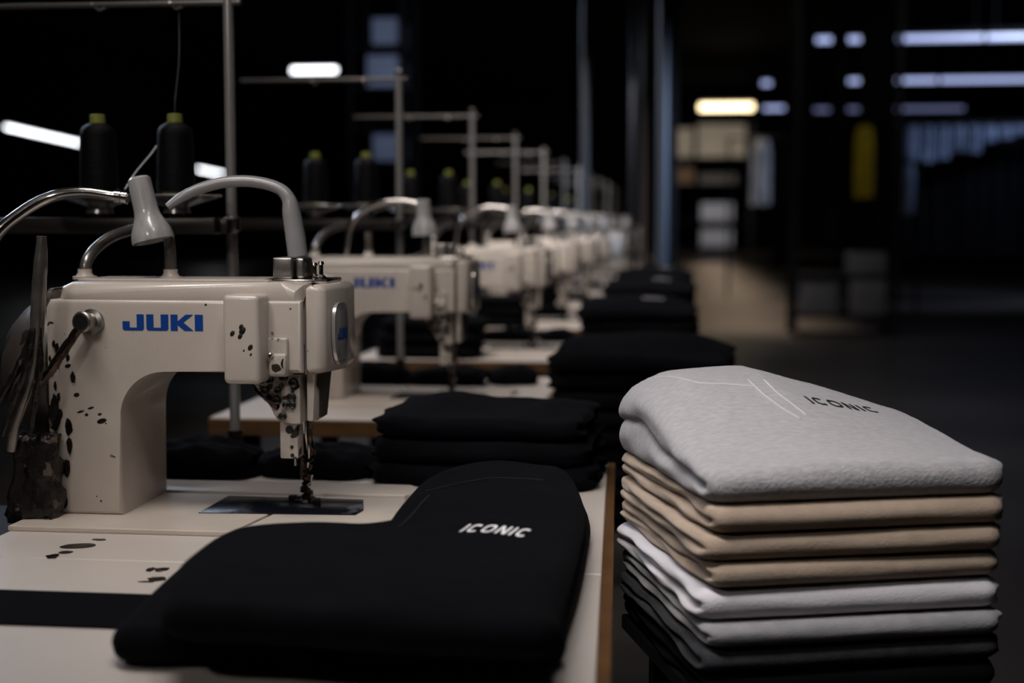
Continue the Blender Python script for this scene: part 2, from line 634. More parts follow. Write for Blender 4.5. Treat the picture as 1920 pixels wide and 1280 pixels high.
def pillow_mesh(name, outline, z0, h, rad, dome=None, seed=0, wr=0.002, step=0.009, creases=1):
    """a soft slab over any outline (world x, y): rounded rim, domed and wrinkled top"""
    P = outline
    n = len(P)
    segs = [(P[i], P[(i + 1) % n]) for i in range(n)]

    def dist(q):
        best = 9.0
        for a, b in segs:
            ab = b - a
            t = max(0, min(1, (q - a).dot(ab) / max(1e-12, ab.length_squared)))
            dd = (a + ab * t - q).length_squared
            if dd < best:
                best = dd
        return math.sqrt(best)

    def inside(q):
        c = False
        for a, b in segs:
            if (a.y > q.y) != (b.y > q.y) and q.x < (b.x - a.x) * (q.y - a.y) / (b.y - a.y) + a.x:
                c = not c
        return c
    area = sum(a.x * b.y - b.x * a.y for a, b in segs)
    sgn = 1 if area > 0 else -1
    pts = [Vector((p.x, p.y)) for p in P]
    depth = [0.0] * n
    for fr in (0.08, 0.2, 0.4, 0.65, 1.0):
        for i in range(n):
            t = (P[(i + 1) % n] - P[i - 1]).normalized()
            nn = Vector((-t.y, t.x, 0)) * sgn
            q = P[i] + nn * (rad * fr)
            if inside(q):
                dd = dist(q)
                if dd > rad * fr * 0.93:
                    pts.append(Vector((q.x, q.y)))
                    depth.append(dd)
    xs = [p.x for p in P]
    ys = [p.y for p in P]
    ix, iy = int((max(xs) - min(xs)) / step) + 1, int((max(ys) - min(ys)) / step) + 1
    for a in range(ix):
        for b in range(iy):
            q = Vector((min(xs) + (a + .5 * (b % 2)) * step, min(ys) + b * step, 0))
            if inside(q):
                dd = dist(q)
                if dd > rad * 1.15:
                    pts.append(Vector((q.x, q.y)))
                    depth.append(dd)
    res = delaunay_2d_cdt(pts, [(i, (i + 1) % n) for i in range(n)], [list(range(n))], 1, 1e-6)
    vs, fs, orig = res[0], res[2], res[3]
    bm = bmesh.new()
    T, B = [], []
    for v, og in zip(vs, orig):
        dd = depth[og[0]] if og else dist(Vector((v.x, v.y, 0)))
        u = min(1.0, dd / rad)
        f = math.sqrt(max(0, 1 - (1 - u) ** 2))
        wn = noise.fractal(Vector((v.x * 7 + seed * 5, v.y * 7, seed)), 1.0, 2.0, 3) * wr
        zt = h * 0.5 + h * 0.5 * f + (dome(v.x, v.y) if dome else 0) * f + wn * f
        T.append(bm.verts.new((v.x, v.y, z0 + zt)))
        if og and og[0] < n:
            B.append(T[-1])
        else:
            B.append(bm.verts.new((v.x, v.y, z0 + h * 0.5 - h * 0.5 * f)))
    for f in fs:
        bm.faces.new([T[i] for i in f])
        try:
            bm.faces.new([B[i] for i in reversed(f)])
        except ValueError:
            pass
    bmesh.ops.recalc_face_normals(bm, faces=bm.faces)
    me = bpy.data.meshes.new(name)
    bm.to_mesh(me)
    bm.free()
    return me


# ------------------------------------------------------------------ the hall
XL, XR, YB, YF, ZT = -16.0, 18.0, -4.0, 62.0, 6.2
struct(box('floor', (XL, YB, -0.1), (XR, YF, 0.0), 'floor'))
struct(box('ceiling', (XL, YB, ZT), (XR, YF, ZT + 0.1), 'ceiling'))
struct(box('wall_back', (XL, YF, 0), (XR, YF + 0.1, ZT), 'wall'))
struct(box('wall_front', (XL, YB - 0.1, 0), (XR, YB, ZT), 'wall'))
struct(box('wall_left', (XL - 0.1, YB, 0), (XL, YF, ZT), 'wall'))
struct(box('wall_right', (XR, YB, 0), (XR + 0.1, YF, ZT), 'wall'))

# ------------------------------------------------------------------ sewing machine
TZ = 0.75            # table top
NX, NY, NZ = -0.511, 1.88, 0.757     # needle point on the bed of the first machine
PITCH_Y = 1.235      # spacing of the work places


def make_machine():
    t = thing('sewing_machine', '', 'sewing machine', (NX, NY, NZ))
    # bed: two enamelled plates with a slanted joint, dark needle plate, raised rail behind
    prism('bed_plate', [(-0.335, -0.19), (-0.043, -0.19), (-0.010, 0.048), (-0.335, 0.048)], -0.007, 0.0, 'bed', t, 'z', 0.0015)
    prism('bed_plate', [(-0.037, -0.19), (0.139, -0.19), (0.150, -0.17), (0.132, 0.048), (-0.004, 0.048)], -0.007, 0.0, 'bed', t,
          'z', 0.0015)
    prism('bed_rail', [(-0.30, 0.056), (0.128, 0.056), (0.142, 0.085), (0.136, 0.120), (0.122, 0.135), (-0.30, 0.135)], -0.007,
          0.003, 'bed', t, 'z', 0.003)
    prism('needle_plate', [(-0.121, -0.087), (0.088, -0.075), (0.092, -0.045), (0.076, 0.026), (-0.118, 0.031)], 0.0, 0.0012,
          'needle_plate', t, 'z', 0.0004)
    # arm and pillar
    low = [(-0.315, -0.0), (-0.216, -0.0)] + arc(-0.156, 0.130, 0.060, 180, 90, 10) + \
          [(0.028, 0.190), (0.028, 0.283), (-0.309, 0.283), (-0.315, 0.272)]
    bm = bmesh.new()
    bm_prism(bm, low, -0.110, 0.056, 'y', 0.005, 3)
    bm_prism(bm, [(-0.305, 0.270), (0.028, 0.270), (0.028, 0.303), (0.0, 0.306), (-0.283, 0.306), (-0.297, 0.300)], -0.1065, 0.053, 'y', 0.016, 5)
    from_bm('arm_body', bm, 'paint', t)
    box('top_cover', (-0.285, -0.075, 0.3055), (-0.025, 0.03, 0.3085), 'paint', t, 0.0012, 2)
    lt = bmesh.new()
    k = 0.108 / 734
    for poly in brand_polys():
        vs = [lt.verts.new((-0.210 + x * k, -0.1104, 0.2435 + y * k)) for x, y in poly]
        lt.faces.new(vs)
    from_bm('lettering', lt, 'blue', t, False)
    # front cover box
    bm = bmesh.new()
    for v in bm_box(bm, (-0.063, -0.146, 0.179), (-0.015, -0.104, 0.2925), 0.007, 4):
        v.co.x += (v.co.y + 0.11) * 0.05
    from_bm('front_cover', bm, 'paint', t)
    for (x, z, r) in ((-0.040, 0.252, .0028), (-0.0385, 0.247, .0042), (-0.0515, 0.2435, .003), (-0.0415, 0.240, .003),
                      (-0.0285, 0.226, .0032), (-0.028, 0.217, .0015), (-0.037, 0.222, .0011)):
        bm = bmesh.new()
        bm_lathe(bm, [(0, 0), (r, 0), (r * .8, 0.0006), (0, 0.0008)], 10,
                 frame_to(Vector((x, -0.1458, z)), (0, -1, 0)) @ Matrix.Scale(1.5, 4, (0.5, 0.86, 0)))
        from_bm('oil_stain', bm, 'plain_black', t)
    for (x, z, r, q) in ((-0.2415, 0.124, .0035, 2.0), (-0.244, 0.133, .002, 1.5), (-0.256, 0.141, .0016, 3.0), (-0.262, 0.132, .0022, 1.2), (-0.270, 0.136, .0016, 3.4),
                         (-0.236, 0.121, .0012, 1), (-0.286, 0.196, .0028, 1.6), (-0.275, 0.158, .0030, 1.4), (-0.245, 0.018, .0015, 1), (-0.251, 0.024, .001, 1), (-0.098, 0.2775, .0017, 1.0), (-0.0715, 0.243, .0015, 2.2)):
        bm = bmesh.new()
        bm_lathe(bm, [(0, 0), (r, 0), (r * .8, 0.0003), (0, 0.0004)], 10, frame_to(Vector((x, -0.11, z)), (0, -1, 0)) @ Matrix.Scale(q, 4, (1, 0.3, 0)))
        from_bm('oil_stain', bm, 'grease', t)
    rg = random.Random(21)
    for i in range(26):                      # grease patches, also painting in the darkness along the pillar's left side
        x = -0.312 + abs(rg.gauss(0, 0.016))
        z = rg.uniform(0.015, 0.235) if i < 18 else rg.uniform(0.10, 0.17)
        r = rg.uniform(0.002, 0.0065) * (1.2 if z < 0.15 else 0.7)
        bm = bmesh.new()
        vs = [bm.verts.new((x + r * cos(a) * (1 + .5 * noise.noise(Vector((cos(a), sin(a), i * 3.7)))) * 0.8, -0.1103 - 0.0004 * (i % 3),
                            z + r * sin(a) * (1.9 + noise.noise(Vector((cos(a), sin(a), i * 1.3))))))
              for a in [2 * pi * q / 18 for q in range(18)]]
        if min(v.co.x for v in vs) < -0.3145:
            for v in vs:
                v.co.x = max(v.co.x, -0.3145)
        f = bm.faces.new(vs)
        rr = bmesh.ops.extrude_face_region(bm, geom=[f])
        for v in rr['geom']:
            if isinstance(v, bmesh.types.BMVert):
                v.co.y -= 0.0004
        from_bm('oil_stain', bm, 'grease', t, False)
    # head between front cover and face cover
    prism('head_housing', [(-0.03, 0.188), (0.029, 0.186), (0.029, 0.297), (0.022, 0.304), (-0.03, 0.304)], -0.097, 0.05,
          'paint', t, 'y', 0.010, 4)
    tube('oil_stain', [(0.031, -0.099, 0.288), (0.028, -0.0978, 0.278), (0.026, -0.0976, 0.266)], [0.0006, 0.0012, 0.0014], 'plain_black', t, 8)
    # face cover with rounded corner, badge on its turned side
    plan = [(0.0315, -0.099), (0.046, -0.0985)] + arc(0.046, -0.084, 0.0145, -80, -12, 6) + [(0.0665, -0.03)] + \
           [(0.0675, 0.0), (0.0655, 0.045), (0.058, 0.055), (0.0315, 0.055)]
    bm = bmesh.new()
    bm_prism(bm, plan, 0.188, 0.3035, 'z', 0.009, 4)
    for v in bm.verts:                      # the lower rim tucks in
        f = smoothstep(0.215, 0.188, v.co.z) if False else max(0, (0.212 - v.co.z) / 0.024)
        v.co.x -= f * 0.006 * (v.co.x > 0.045)
        if v.co.z > 0.28:
            v.co.x -= (v.co.z - 0.28) * 0.30 * (v.co.x > 0.045)
    from_bm('face_cover', bm, 'paint', t)
    bm = bmesh.new()
    bm_prism(bm, [(0.027, -0.082), (0.038, -0.083), (0.042, -0.072), (0.042, -0.03), (0.027, -0.03)], 0.124, 0.195, 'z', 0.003)
    for v in bm.verts:
        v.co.x -= max(0, 0.185 - v.co.z) * 0.06 * (v.co.x > 0.034)
    from_bm('face_guard', bm, 'paint', t)
    bm = bmesh.new()
    bm_prism(bm, [(0.0405, -0.079), (0.0475, -0.062), (0.0485, -0.035), (0.043, -0.035)], 0.1265, 0.193, 'z', 0.002)
    for v in bm.verts:
        v.co.x -= max(0, 0.185 - v.co.z) * 0.12
    from_bm('guard_edge', bm, 'post', t)
    # badge
    n = Vector((0.9935, -0.114, 0)).normalized()
    tx = Vector((0.114, 0.9935, 0)).normalized()
    ctr = Vector((0.0633, -0.050, 0.2375))

    def plate(name, wd, ht, off, th, mat, parent, e=0.62):
        bm = bmesh.new()
        ring0, ring1 = [], []
        N = 40
        for i in range(N):
            a = 2 * pi * i / N
            x = math.copysign(abs(cos(a)) ** e, cos(a)) * wd
            z = math.copysign(abs(sin(a)) ** e, sin(a)) * ht
            if z < 0:
                x *= 1 - 0.35 * (z / ht) ** 2
            p = ctr + tx * x + Vector((0, 0, z))
            ring0.append(bm.verts.new(p + n * off))
            ring1.append(bm.verts.new(p + n * (off + th) - tx * x * 0.06))
        bm.faces.new(ring1)
        bm.faces.new(ring0[::-1])
        for i in range(N):
            bm.faces.new((ring0[i], ring0[(i + 1) % N], ring1[(i + 1) % N], ring1[i]))
        return from_bm(name, bm, mat, parent)
    bd = plate('badge', 0.027, 0.041, -0.001, 0.004, 'rim', t)
    plate('badge_plate', 0.0225, 0.035, 0.003, 0.0006, 'badge', bd)
    bm = bmesh.new()
    kk = 0.036 / 734
    for poly in brand_polys():
        q = []
        for x, y in poly:
            p = ctr + tx * ((x - 367) * kk * 1.0) + Vector((0, 0, 0.0 + (y - 71) * kk * 2.1)) + n * 0.0040
            q.append(bm.verts.new(p))
        bm.faces.new(q)
    from_bm('badge_lettering', bm, 'blue', bd, False)
    prism('needle_bar_shadow', [(0.0135, 0.187), (0.0285, 0.187), (0.0285, 0.226), (0.021, 0.236), (0.0135, 0.243)], -0.0985, -0.0965, 'plain_black', t, 'y', 0.0003, 1)  # black strip painting in the shadow between the mechanism and the face cover
    # thread take-up blocks on the head front
    bm = bmesh.new()
    bm_box(bm, (-0.016, -0.116, 0.186), (0.011, -0.09, 0.236), 0.003, 3)
    bm_box(bm, (-0.013, -0.121, 0.188), (0.010, -0.10, 0.216), 0.003, 3)
    bm_box(bm, (-0.017, -0.110, 0.230), (-0.004, -0.09, 0.246), 0.004, 3)
    from_bm('tension_block', bm, 'paint_dirty', t)
    for (x, z, r) in ((-0.0125, 0.258, 0.004), (-0.0095, 0.214, 0.004)):
        lathe('screw_or_dark_hole', [(0, 0), (r, 0), (r * 1.05, 0.003), (r * .7, 0.006), (0, 0.0065)], 'chrome', t, 12,
              (x, -0.097 if z > .24 else -0.12, z), (0, -1, 0.2))
    tube('oil_stain', [(0.0065, -0.1213, 0.210), (0.005, -0.1214, 0.204), (0.006, -0.1213, 0.198)], [0.0007, 0.0015, 0.0008], 'plain_black', t, 8)
    # presser linkage: a tapering casting with its dark holes painted as black discs
    bm = bmesh.new()
    bm_prism(bm, [(-0.046, 0.187), (0.020, 0.190), (0.020, 0.122), (-0.006, 0.122), (-0.014, 0.135), (-0.026, 0.156), (-0.043, 0.174)],
             -0.092, -0.045, 'y', 0.003, 2)
    for v in bm.verts:
        v.co += Vector((0, 1, 0)) * 0.004 * noise.noise(v.co * 90)
    bmesh.ops.subdivide_edges(bm, edges=bm.edges[:], cuts=2)
    for v in bm.verts:
        v.co += Vector((0.3, 1, 0.3)) * 0.004 * noise.noise(v.co * 110)
    from_bm('presser_linkage', bm, 'paint_dirty', t)
    for (x, z, r) in ((-0.020, 0.180, .006), (-0.001, 0.183, .006), (-0.009, 0.166, .0048), (0.012, 0.176, .0065), (-0.026, 0.165, .0055),
                      (-0.011, 0.153, .0060), (0.001, 0.147, .0042), (0.009, 0.157, .0065), (-0.004, 0.172, .003), (0.010, 0.147, .005),
                      (-0.003, 0.132, .0055), (-0.030, 0.178, .004)):
        lathe('screw_or_dark_hole', [(0, -0.002), (r, -0.002), (r, 0.0012), (r * .75, 0.002), (r * .3, 0.001), (0, 0.0008)], 'plain_black', t, 12,
              (x, -0.0945, z), (0.1, -1, 0))
    tube('linkage_arm', [(-0.050, -0.07, 0.178), (-0.036, -0.085, 0.166), (-0.018, -0.092, 0.152), (-0.010, -0.09, 0.142)],
         [0.004, 0.006, 0.005, 0.004], 'oily', t, 10, wob=0.5)
    # walking foot block and its pin
    bm = bmesh.new()
    bm_box(bm, (-0.0095, -0.085, 0.075), (0.0145, -0.055, 0.123), 0.002, 2)
    from_bm('presser_block', bm, 'paint_dirty', t)
    for (x, z, r) in ((0.007, 0.0795, 0.0027), (0.0065, 0.0905, 0.0025), (0.0035, 0.1135, 0.0055)):
        lathe('screw_or_dark_hole', [(0, 0), (r, 0), (r * .9, 0.001), (0, 0.0012)], 'plain_black', t, 12, (x, -0.0852, z), (0, -1, 0))
    cyl('guide_pin', (0.0075, -0.07, 0.063), (0.0075, -0.07, 0.077), 0.0024, 'chrome', t, 10, 0.0006)
    # needle bar, presser bar, clamp, foot
    cyl('presser_bar', (0.002, -0.012, 0.04), (0.002, -0.012, 0.20), 0.0052, 'oily', t, 14)
    tube('needle_bar', [(0.0075, -0.02, 0.195), (0.006, -0.015, 0.14), (0.0045, -0.008, 0.085), (0.001, -0.002, 0.05)],
         [0.0062, 0.0062, 0.0068, 0.0058], 'chrome', t, 14)
    tube('linkage_arm', [(0.022, -0.04, 0.19), (0.021, -0.03, 0.135), (0.0135, -0.02, 0.10), (0.0155, -0.015, 0.075), (0.012, -0.01, 0.062), (0.003, -0.006, 0.058)],
         [0.004, 0.0032, 0.0028, 0.0034, 0.003, 0.002], 'oily', t, 10, wob=0.4)
    bm = bmesh.new()
    rnd = random.Random(4)
    for i in range(12):
        z = 0.052 - i * 0.0043
        bm_lathe(bm, [(0, -0.004), (0.0045 + rnd.random() * .003, -0.002), (0.005 + rnd.random() * .003, 0.003), (0, 0.005)], 8,
                 Matrix.Translation((0.001 + rnd.uniform(-.004, .004), rnd.uniform(-.006, .004), z)))
    from_bm('needle_clamp', bm, 'oily', t)
    cyl('needle', (0.0, 0, 0.001), (0.0, 0, 0.05), 0.0011, 'chrome', t, 8)
    tube('thread_hook', [(0.004, -0.006, 0.024), (0.010, -0.006, 0.030), (0.0125, -0.006, 0.040)], 0.0011, 'chrome', t, 8)
    bm = bmesh.new()
    for i in range(22):
        a, q = rnd.uniform(0, 6.28), rnd.uniform(0, 0.021)
        s = rnd.uniform(.003, .0065)
        bm_box(bm, (q * cos(a) * 1.2 - s, q * sin(a) - s, 0.0012), (q * cos(a) * 1.2 + s, q * sin(a) + s, 0.003 + rnd.random() * 0.006), 0.001, 1)
    from_bm('presser_foot', bm, 'grease', t)
    # tension post and spool pins on the head top
    box('tension_base', (-0.036, -0.06, 0.3035), (0.050, 0.02, 0.309), 'chrome', t, 0.002, 2)
    bm = bmesh.new()
    bm_box(bm, (-0.028, -0.045, 0.309), (-0.001, 0.005, 0.337), 0.003, 3)
    bm_box(bm, (0.0015, -0.040, 0.309), (0.014, 0.005, 0.3365), 0.004, 3)
    from_bm('tension_post', bm, 'dull_steel', t)
    for x, y, hgt in ((0.0225, -0.02, 0.329), (0.034, -0.03, 0.331)):
        lathe('thread_pin', [(0, 0), (0.007, 0), (0.007, 0.003), (0.003, 0.006), (0.003, hgt - 0.312), (0.0045, hgt - 0.311), (0.0035, hgt - 0.3075), (0, hgt - 0.307)],
              'chrome', t, 14, (x, y, 0.308), (0, 0, 1))
    # stop lever with its knob on the pillar front
    kb = lathe('lever_knob', [(0, -0.002), (0.0165, -0.002), (0.017, 0.004), (0.0115, 0.006), (0.0115, 0.016), (0.0135, 0.017), (0.014, 0.024), (0.012, 0.0255), (0, 0.0255)],
               'dull_steel', t, 28, (-0.251, -0.110, 0.254), (-0.2, -1, 0.06))
    lathe('knob_cap', [(0, 0), (0.0105, 0), (0.010, 0.0015), (0.004, 0.0008), (0, 0.0018)], 'plain_black', kb, 20, (-0.256, -0.1352, 0.2555), (-0.2, -1, 0.06))
    tube('stop_lever', [(-0.259, -0.137, 0.245), (-0.281, -0.140, 0.214), (-0.303, -0.142, 0.184), (-0.338, -0.140, 0.150), (-0.352, -0.138, 0.125)],
         [0.0058, 0.0065, 0.0056, 0.006, 0.005], 'oily', t, 10, wob=0.35)
    # hand wheel and its greasy guard on the far left
    lathe('wheel_cover', [(0, 0), (0.110, 0), (0.1125, 0.006), (0.111, 0.020), (0.104, 0.040), (0.092, 0.060), (0.074, 0.078), (0.05, 0.088), (0, 0.092)],
          'cover', t, 48, (-0.316, -0.005, 0.180), (-1, 0, 0))
    box('wheel_housing', (-0.330, -0.085, 0.03), (-0.312, 0.045, 0.296), 'cover', t, 0.012, 3)
    bm = bmesh.new()
    bm_box(bm, (-0.352, -0.150, -0.005), (-0.292, -0.1125, 0.108), 0.006, 2)
    bmesh.ops.subdivide_edges(bm, edges=bm.edges[:], cuts=9, use_grid_fill=True)
    for v in bm.verts:
        v.co += Vector((1, .6, .6)) * 0.010 * noise.noise(v.co * 30)
        v.co += Vector((1, 1, .8)) * 0.005 * noise.noise(v.co * 110)
        v.co.z = max(v.co.z, -0.0055)
    from_bm('belt_guard', bm, 'grease', t)
    tube('oil_tube', [(-0.293, -0.162, 0.366), (-0.295, -0.162, 0.33), (-0.300, -0.162, 0.28), (-0.304, -0.160, 0.24), (-0.312, -0.158, 0.19), (-0.335, -0.158, 0.13), (-0.345, -0.155, 0.09)],
         [0.006, 0.0088, 0.0092, 0.009, 0.0072, 0.007, 0.006], 'post', t, 14, wob=0.12)
    for sd, (dx, dy) in enumerate(((0, 0), (0.014, 0.008), (-0.012, 0.006))):
        tube('oily_cord', [(-0.302 + dx * .4, -0.172 + dy, 0.25), (-0.311 + dx, -0.174 + dy, 0.205), (-0.328 + dx * 1.6, -0.172 + dy, 0.165), (-0.348 + dx * 2.4, -0.172 + dy, 0.112)],
             [0.002, 0.0042, 0.0048, 0.003], 'grease', t, 8, wob=0.5, seed=sd * 9)
    # thread posts on the arm top
    for x, pts in ((-0.303, [(-0.303, -0.01, 0.309), (-0.302, -0.005, 0.330), (-0.296, 0.02, 0.350), (-0.285, 0.06, 0.366), (-0.268, 0.12, 0.376)]),
                   (-0.181, [(-0.181, -0.01, 0.309), (-0.181, -0.01, 0.34), (-0.183, -0.008, 0.361)])):
        pp = tube('thread_post', pts, 0.0078, 'post', t, 16)
        lathe('flange', [(0, 0), (0.0165, 0), (0.0165, 0.004), (0.012, 0.005), (0.0095, 0.009), (0.0095, 0.014), (0, 0.014)], 'paint', pp, 24, (x, -0.01, 0.3055))
    return t


ORD = ['first', 'second', 'third', 'fourth', 'fifth', 'sixth']
NU = 12
machine = make_machine()
machines = [machine]
for k in range(1, NU):
    m = copy_tree(machine)
    m.location = (NX + (0.05 if k > 1 else 0), NY + PITCH_Y * k, NZ)
    machines.append(m)
for k, m in enumerate(machines):
    tag(m, ['oil-stained cream sewing machine in sharp focus at the front of the row',
            'slightly blurred cream sewing machine right behind the sharply focused front one',
            'blurred cream sewing machine, third from the front of the row',
            'blurred cream sewing machine, fourth from the front of the row'][k] if k < 4 else
        'strongly blurred cream sewing machine crowded into the far half of the row', 'sewing machine', 'sewing machines in the row')
# the grey hose only the nearest machine shows
tube('curved_hose', [(-0.009, 0.012, 0.337), (-0.012, 0.012, 0.362), (-0.017, 0.012, 0.395), (-0.021, 0.012, 0.415), (-0.036, 0.012, 0.430), (-0.070, 0.012, 0.4385), (-0.108, 0.01, 0.438), (-0.140, 0.006, 0.430), (-0.165, -0.002, 0.418), (-0.184, -0.008, 0.404)],
     [0.0135, 0.0135, 0.0125, 0.0095, 0.008, 0.0078, 0.0078, 0.0076, 0.0068, 0.005], 'grey_plastic', machine, 18)


# ------------------------------------------------------------------ machine lamps
def make_lamp(first=True):
    t = thing('machine_lamp', '', 'lamp', (NX, NY, NZ))
    a, b = Vector((-0.2195, -0.02, 0.444)), Vector((-0.199, -0.024, 0.358))
    d = (b - a).normalized()
    L = (b - a).length
    prof = [(0, 0), (0.0125, 0), (0.0155, 0.003), (0.0165, 0.045), (0.0178, 0.054), (0.0215, 0.062), (0.0265, 0.074), (0.0285, 0.083), (0.0285, L),
            (0.0270, L), (0.025, 0.078), (0.017, 0.06), (0, 0.058)]
    lathe('lamp_shade', prof, 'shade', t, 36, a, d)
    tube('lamp_arm', [(-0.236, -0.016, 0.4165), (-0.262, -0.018, 0.420), (-0.30, -0.02, 0.424), (-0.34, -0.025, 0.418), (-0.375, -0.04, 0.398), (-0.41, -0.06, 0.36), (-0.435, -0.075, 0.29), (-0.44, -0.08, 0.18), (-0.44, -0.08, -0.01)],
         [0.0062, 0.0074, 0.0078, 0.0078, 0.008, 0.0085, 0.0085, 0.0085, 0.0085], 'chrome', t, 16)
    lathe('arm_ferrule', [(0.0065, 0), (0.0092, 0.001), (0.0092, 0.008), (0.0078, 0.009), (0.0095, 0.010), (0.0095, 0.018), (0.0065, 0.019)], 'chrome', t, 20, (-0.236, -0.016, 0.4165), (-1, -0.05, 0.12))
    lathe('lamp_base', [(0, 0), (0.035, 0), (0.035, 0.01), (0.014, 0.022), (0.012, 0.045), (0, 0.045)], 'dark_metal', t, 28, (-0.44, -0.08, 0.7015 - NZ))
    return t


def make_far_lamp():
    t = thing('machine_lamp', '', 'lamp', (NX, NY, NZ))
    a = Vector((-0.063, 0.02, 0.434))
    prof = [(0, 0), (0.0125, 0), (0.0155, 0.003), (0.0165, 0.035), (0.0178, 0.042), (0.0235, 0.052), (0.0285, 0.066), (0.0285, 0.080), (0.0262, 0.080), (0.017, 0.05), (0, 0.048)]
    lathe('lamp_shade', prof, 'shade', t, 28, a, (0.05, 0, -1))
    tube('lamp_arm', [(-0.052, 0.02, 0.389), (-0.053, 0.02, 0.36), (-0.051, 0.02, 0.33), (-0.05, 0.02, 0.3098)], 0.006, 'chrome', t, 12)
    tube('lamp_arm', [(-0.07, 0.02, 0.424), (-0.11, 0.02, 0.431), (-0.16, 0.02, 0.427), (-0.205, 0.02, 0.405), (-0.23, 0.02, 0.37), (-0.24, 0.02, 0.3098)], 0.006, 'chrome', t, 12)
    return t


lamp0 = make_lamp()
tag(lamp0, 'frosted grey lamp shade on chrome arm above the sharply focused sewing machine', 'lamp', 'lamps over the sewing machines')
lampf = make_far_lamp()
for k in range(1, NU):
    l = lampf if k == 1 else copy_tree(lampf)
    l.location = (NX + (0.05 if k > 1 else 0), NY + PITCH_Y * k, NZ)
    tag(l, ['grey lamp standing on the second sewing machine, right of its lettering',
            'blurred grey lamp standing on the third sewing machine',
            'blurred grey lamp standing on the fourth sewing machine'][k - 1] if k < 4 else
        'strongly blurred small lamp among the sewing machines at the far half of the row', 'lamp', 'lamps over the sewing machines')


# ------------------------------------------------------------------ tables
def make_front_table():
    t = thing('sewing_table', 'large cream sewing table with brown edge under the front sewing machine', 'table', (0, 0, 0), 0, 'sewing tables')
    x0, xr0, xr1, y0, y1 = -1.75, -0.056, -0.118, 0.86, 2.30
    xm = xr0 + (xr1 - xr0) * (1.555 - y0) / (y1 - y0)
    xq = xr0 + (xr1 - xr0) * (2.075 - y0) / (y1 - y0)
    z0 = TZ - 0.032
    bm = bmesh.new()
    bm_prism(bm, [(x0, y0), (xr0, y0), (xm, 1.555), (x0, 1.555)], z0, TZ, 'z', 0.0015, 1)
    bm_prism(bm, [(-0.845, 1.5578), (xm, 1.5578), (xq, 2.075), (-0.845, 2.075)], z0, TZ, 'z', 0.0015, 1)
    bm_prism(bm, [(-0.845, 2.0775), (xq, 2.0775), (xr1, y1), (-0.845, y1)], z0, TZ, 'z', 0.0015, 1)
    from_bm('table_top', bm, 'laminate', t)
    box('oil_pan', (x0, 1.557, 0.690), (-0.8455, 2.075, 0.701), 'black_steel', t)
    th = 0.013
    bm = bmesh.new()
    bm_prism(bm, [(xr0 + .0004, y0), (xr0 + th, y0), (xr1 + th, y1), (xr1 + .0004, y1)], z0, TZ - 0.0005, 'z', 0.001, 1)
    bm_prism(bm, [(x0, y0 - th), (xr0 + th, y0 - th), (xr0 + th, y0 - .0004), (x0, y0 - .0004)], z0, TZ - 0.0005, 'z', 0.001, 1)
    from_bm('edge_band', bm, 'wood', t)
    for (x, y) in ((-1.65, 0.95), (-0.16, 0.95), (-0.80, 2.2), (-0.2, 2.2)):
        box('leg', (x - .025, y - .025, 0), (x + .025, y + .025, z0), 'black_steel', t, 0.003, 1)
    # finger hole and oil stains on the laminate

    def blot(name, cx, cy, rx, ry, ang, mat='plain_black', wob=0.25, sd=0, z=TZ + 0.0004, tail=0):
        bm = bmesh.new()
        N = 36
        vs = []
        for i in range(N):
            a = 2 * pi * i / N
            q = 1 + wob * noise.noise(Vector((cos(a) * 1.5, sin(a) * 1.5, sd)))
            x, y = rx * cos(a) * q, ry * sin(a) * q
            vs.append(bm.verts.new((cx + x * cos(ang) - y * sin(ang), cy + x * sin(ang) + y * cos(ang), z)))
        bm.faces.new(vs)
        r = bmesh.ops.extrude_face_region(bm, geom=bm.faces[:])
        for v in r['geom']:
            if isinstance(v, bmesh.types.BMVert):
                v.co.z += 0.0006
        return from_bm(name, bm, mat, t, False)
    c = onz(147, 1024, TZ)
    blot('finger_hole', c.x, c.y, 0.021, 0.012, 0.35, 'grease', 0.15, 1)
    c = onz(123, 1036, TZ)
    blot('finger_hole', c.x, c.y, 0.008, 0.006, 0.2, 'plain_black', 0.2, 2)
    for i, (px, py, rx, ry) in enumerate(((100, 1043, .008, .008), (282, 1068, .005, .008), (303, 1068, .008, .008), (295, 1086, .011, .008), (275, 1091, .009, .002), (186, 1012, .009, .004))):
        c = onz(px, py, TZ)
        blot('oil_stain', c.x, c.y, rx, ry, 0.1, ('oily' if i in (0, 5) else 'grease'), 0.5, i * 3.3)
    return t


def make_table(r=0.213):
    t = thing('sewing_table', '', 'table', (NX, NY + PITCH_Y, 0), 0, 'sewing tables')
    z0 = TZ - 0.034
    prism('table_top', [(-0.43, -0.365), (r - 0.018, -0.365), (r, -0.35), (r, 0.44), (-0.43, 0.44)], z0, TZ, 'laminate', t, 'z', 0.0015, 1)
    bm = bmesh.new()
    bm_box(bm, (-0.43, -0.378, z0), (r - 0.0135, -0.3655, TZ - 0.002), 0.001, 1)
    bm_prism(bm, [(r - 0.013, -0.378), (r + 0.013, -0.352), (r + 0.013, 0.44), (r + 0.0005, 0.44), (r + 0.0005, -0.3505), (r - 0.013, -0.3655)], z0, TZ - 0.002, 'z', 0.001, 1)
    from_bm('edge_band', bm, 'wood', t)
    for (x, y) in ((-0.37, -0.3), (0.09, -0.3), (-0.37, 0.37), (0.09, 0.37)):
        box('leg', (x - .02, y - .02, 0), (x + .02, y + .02, z0), 'black_steel', t, 0.003, 1)
    return t


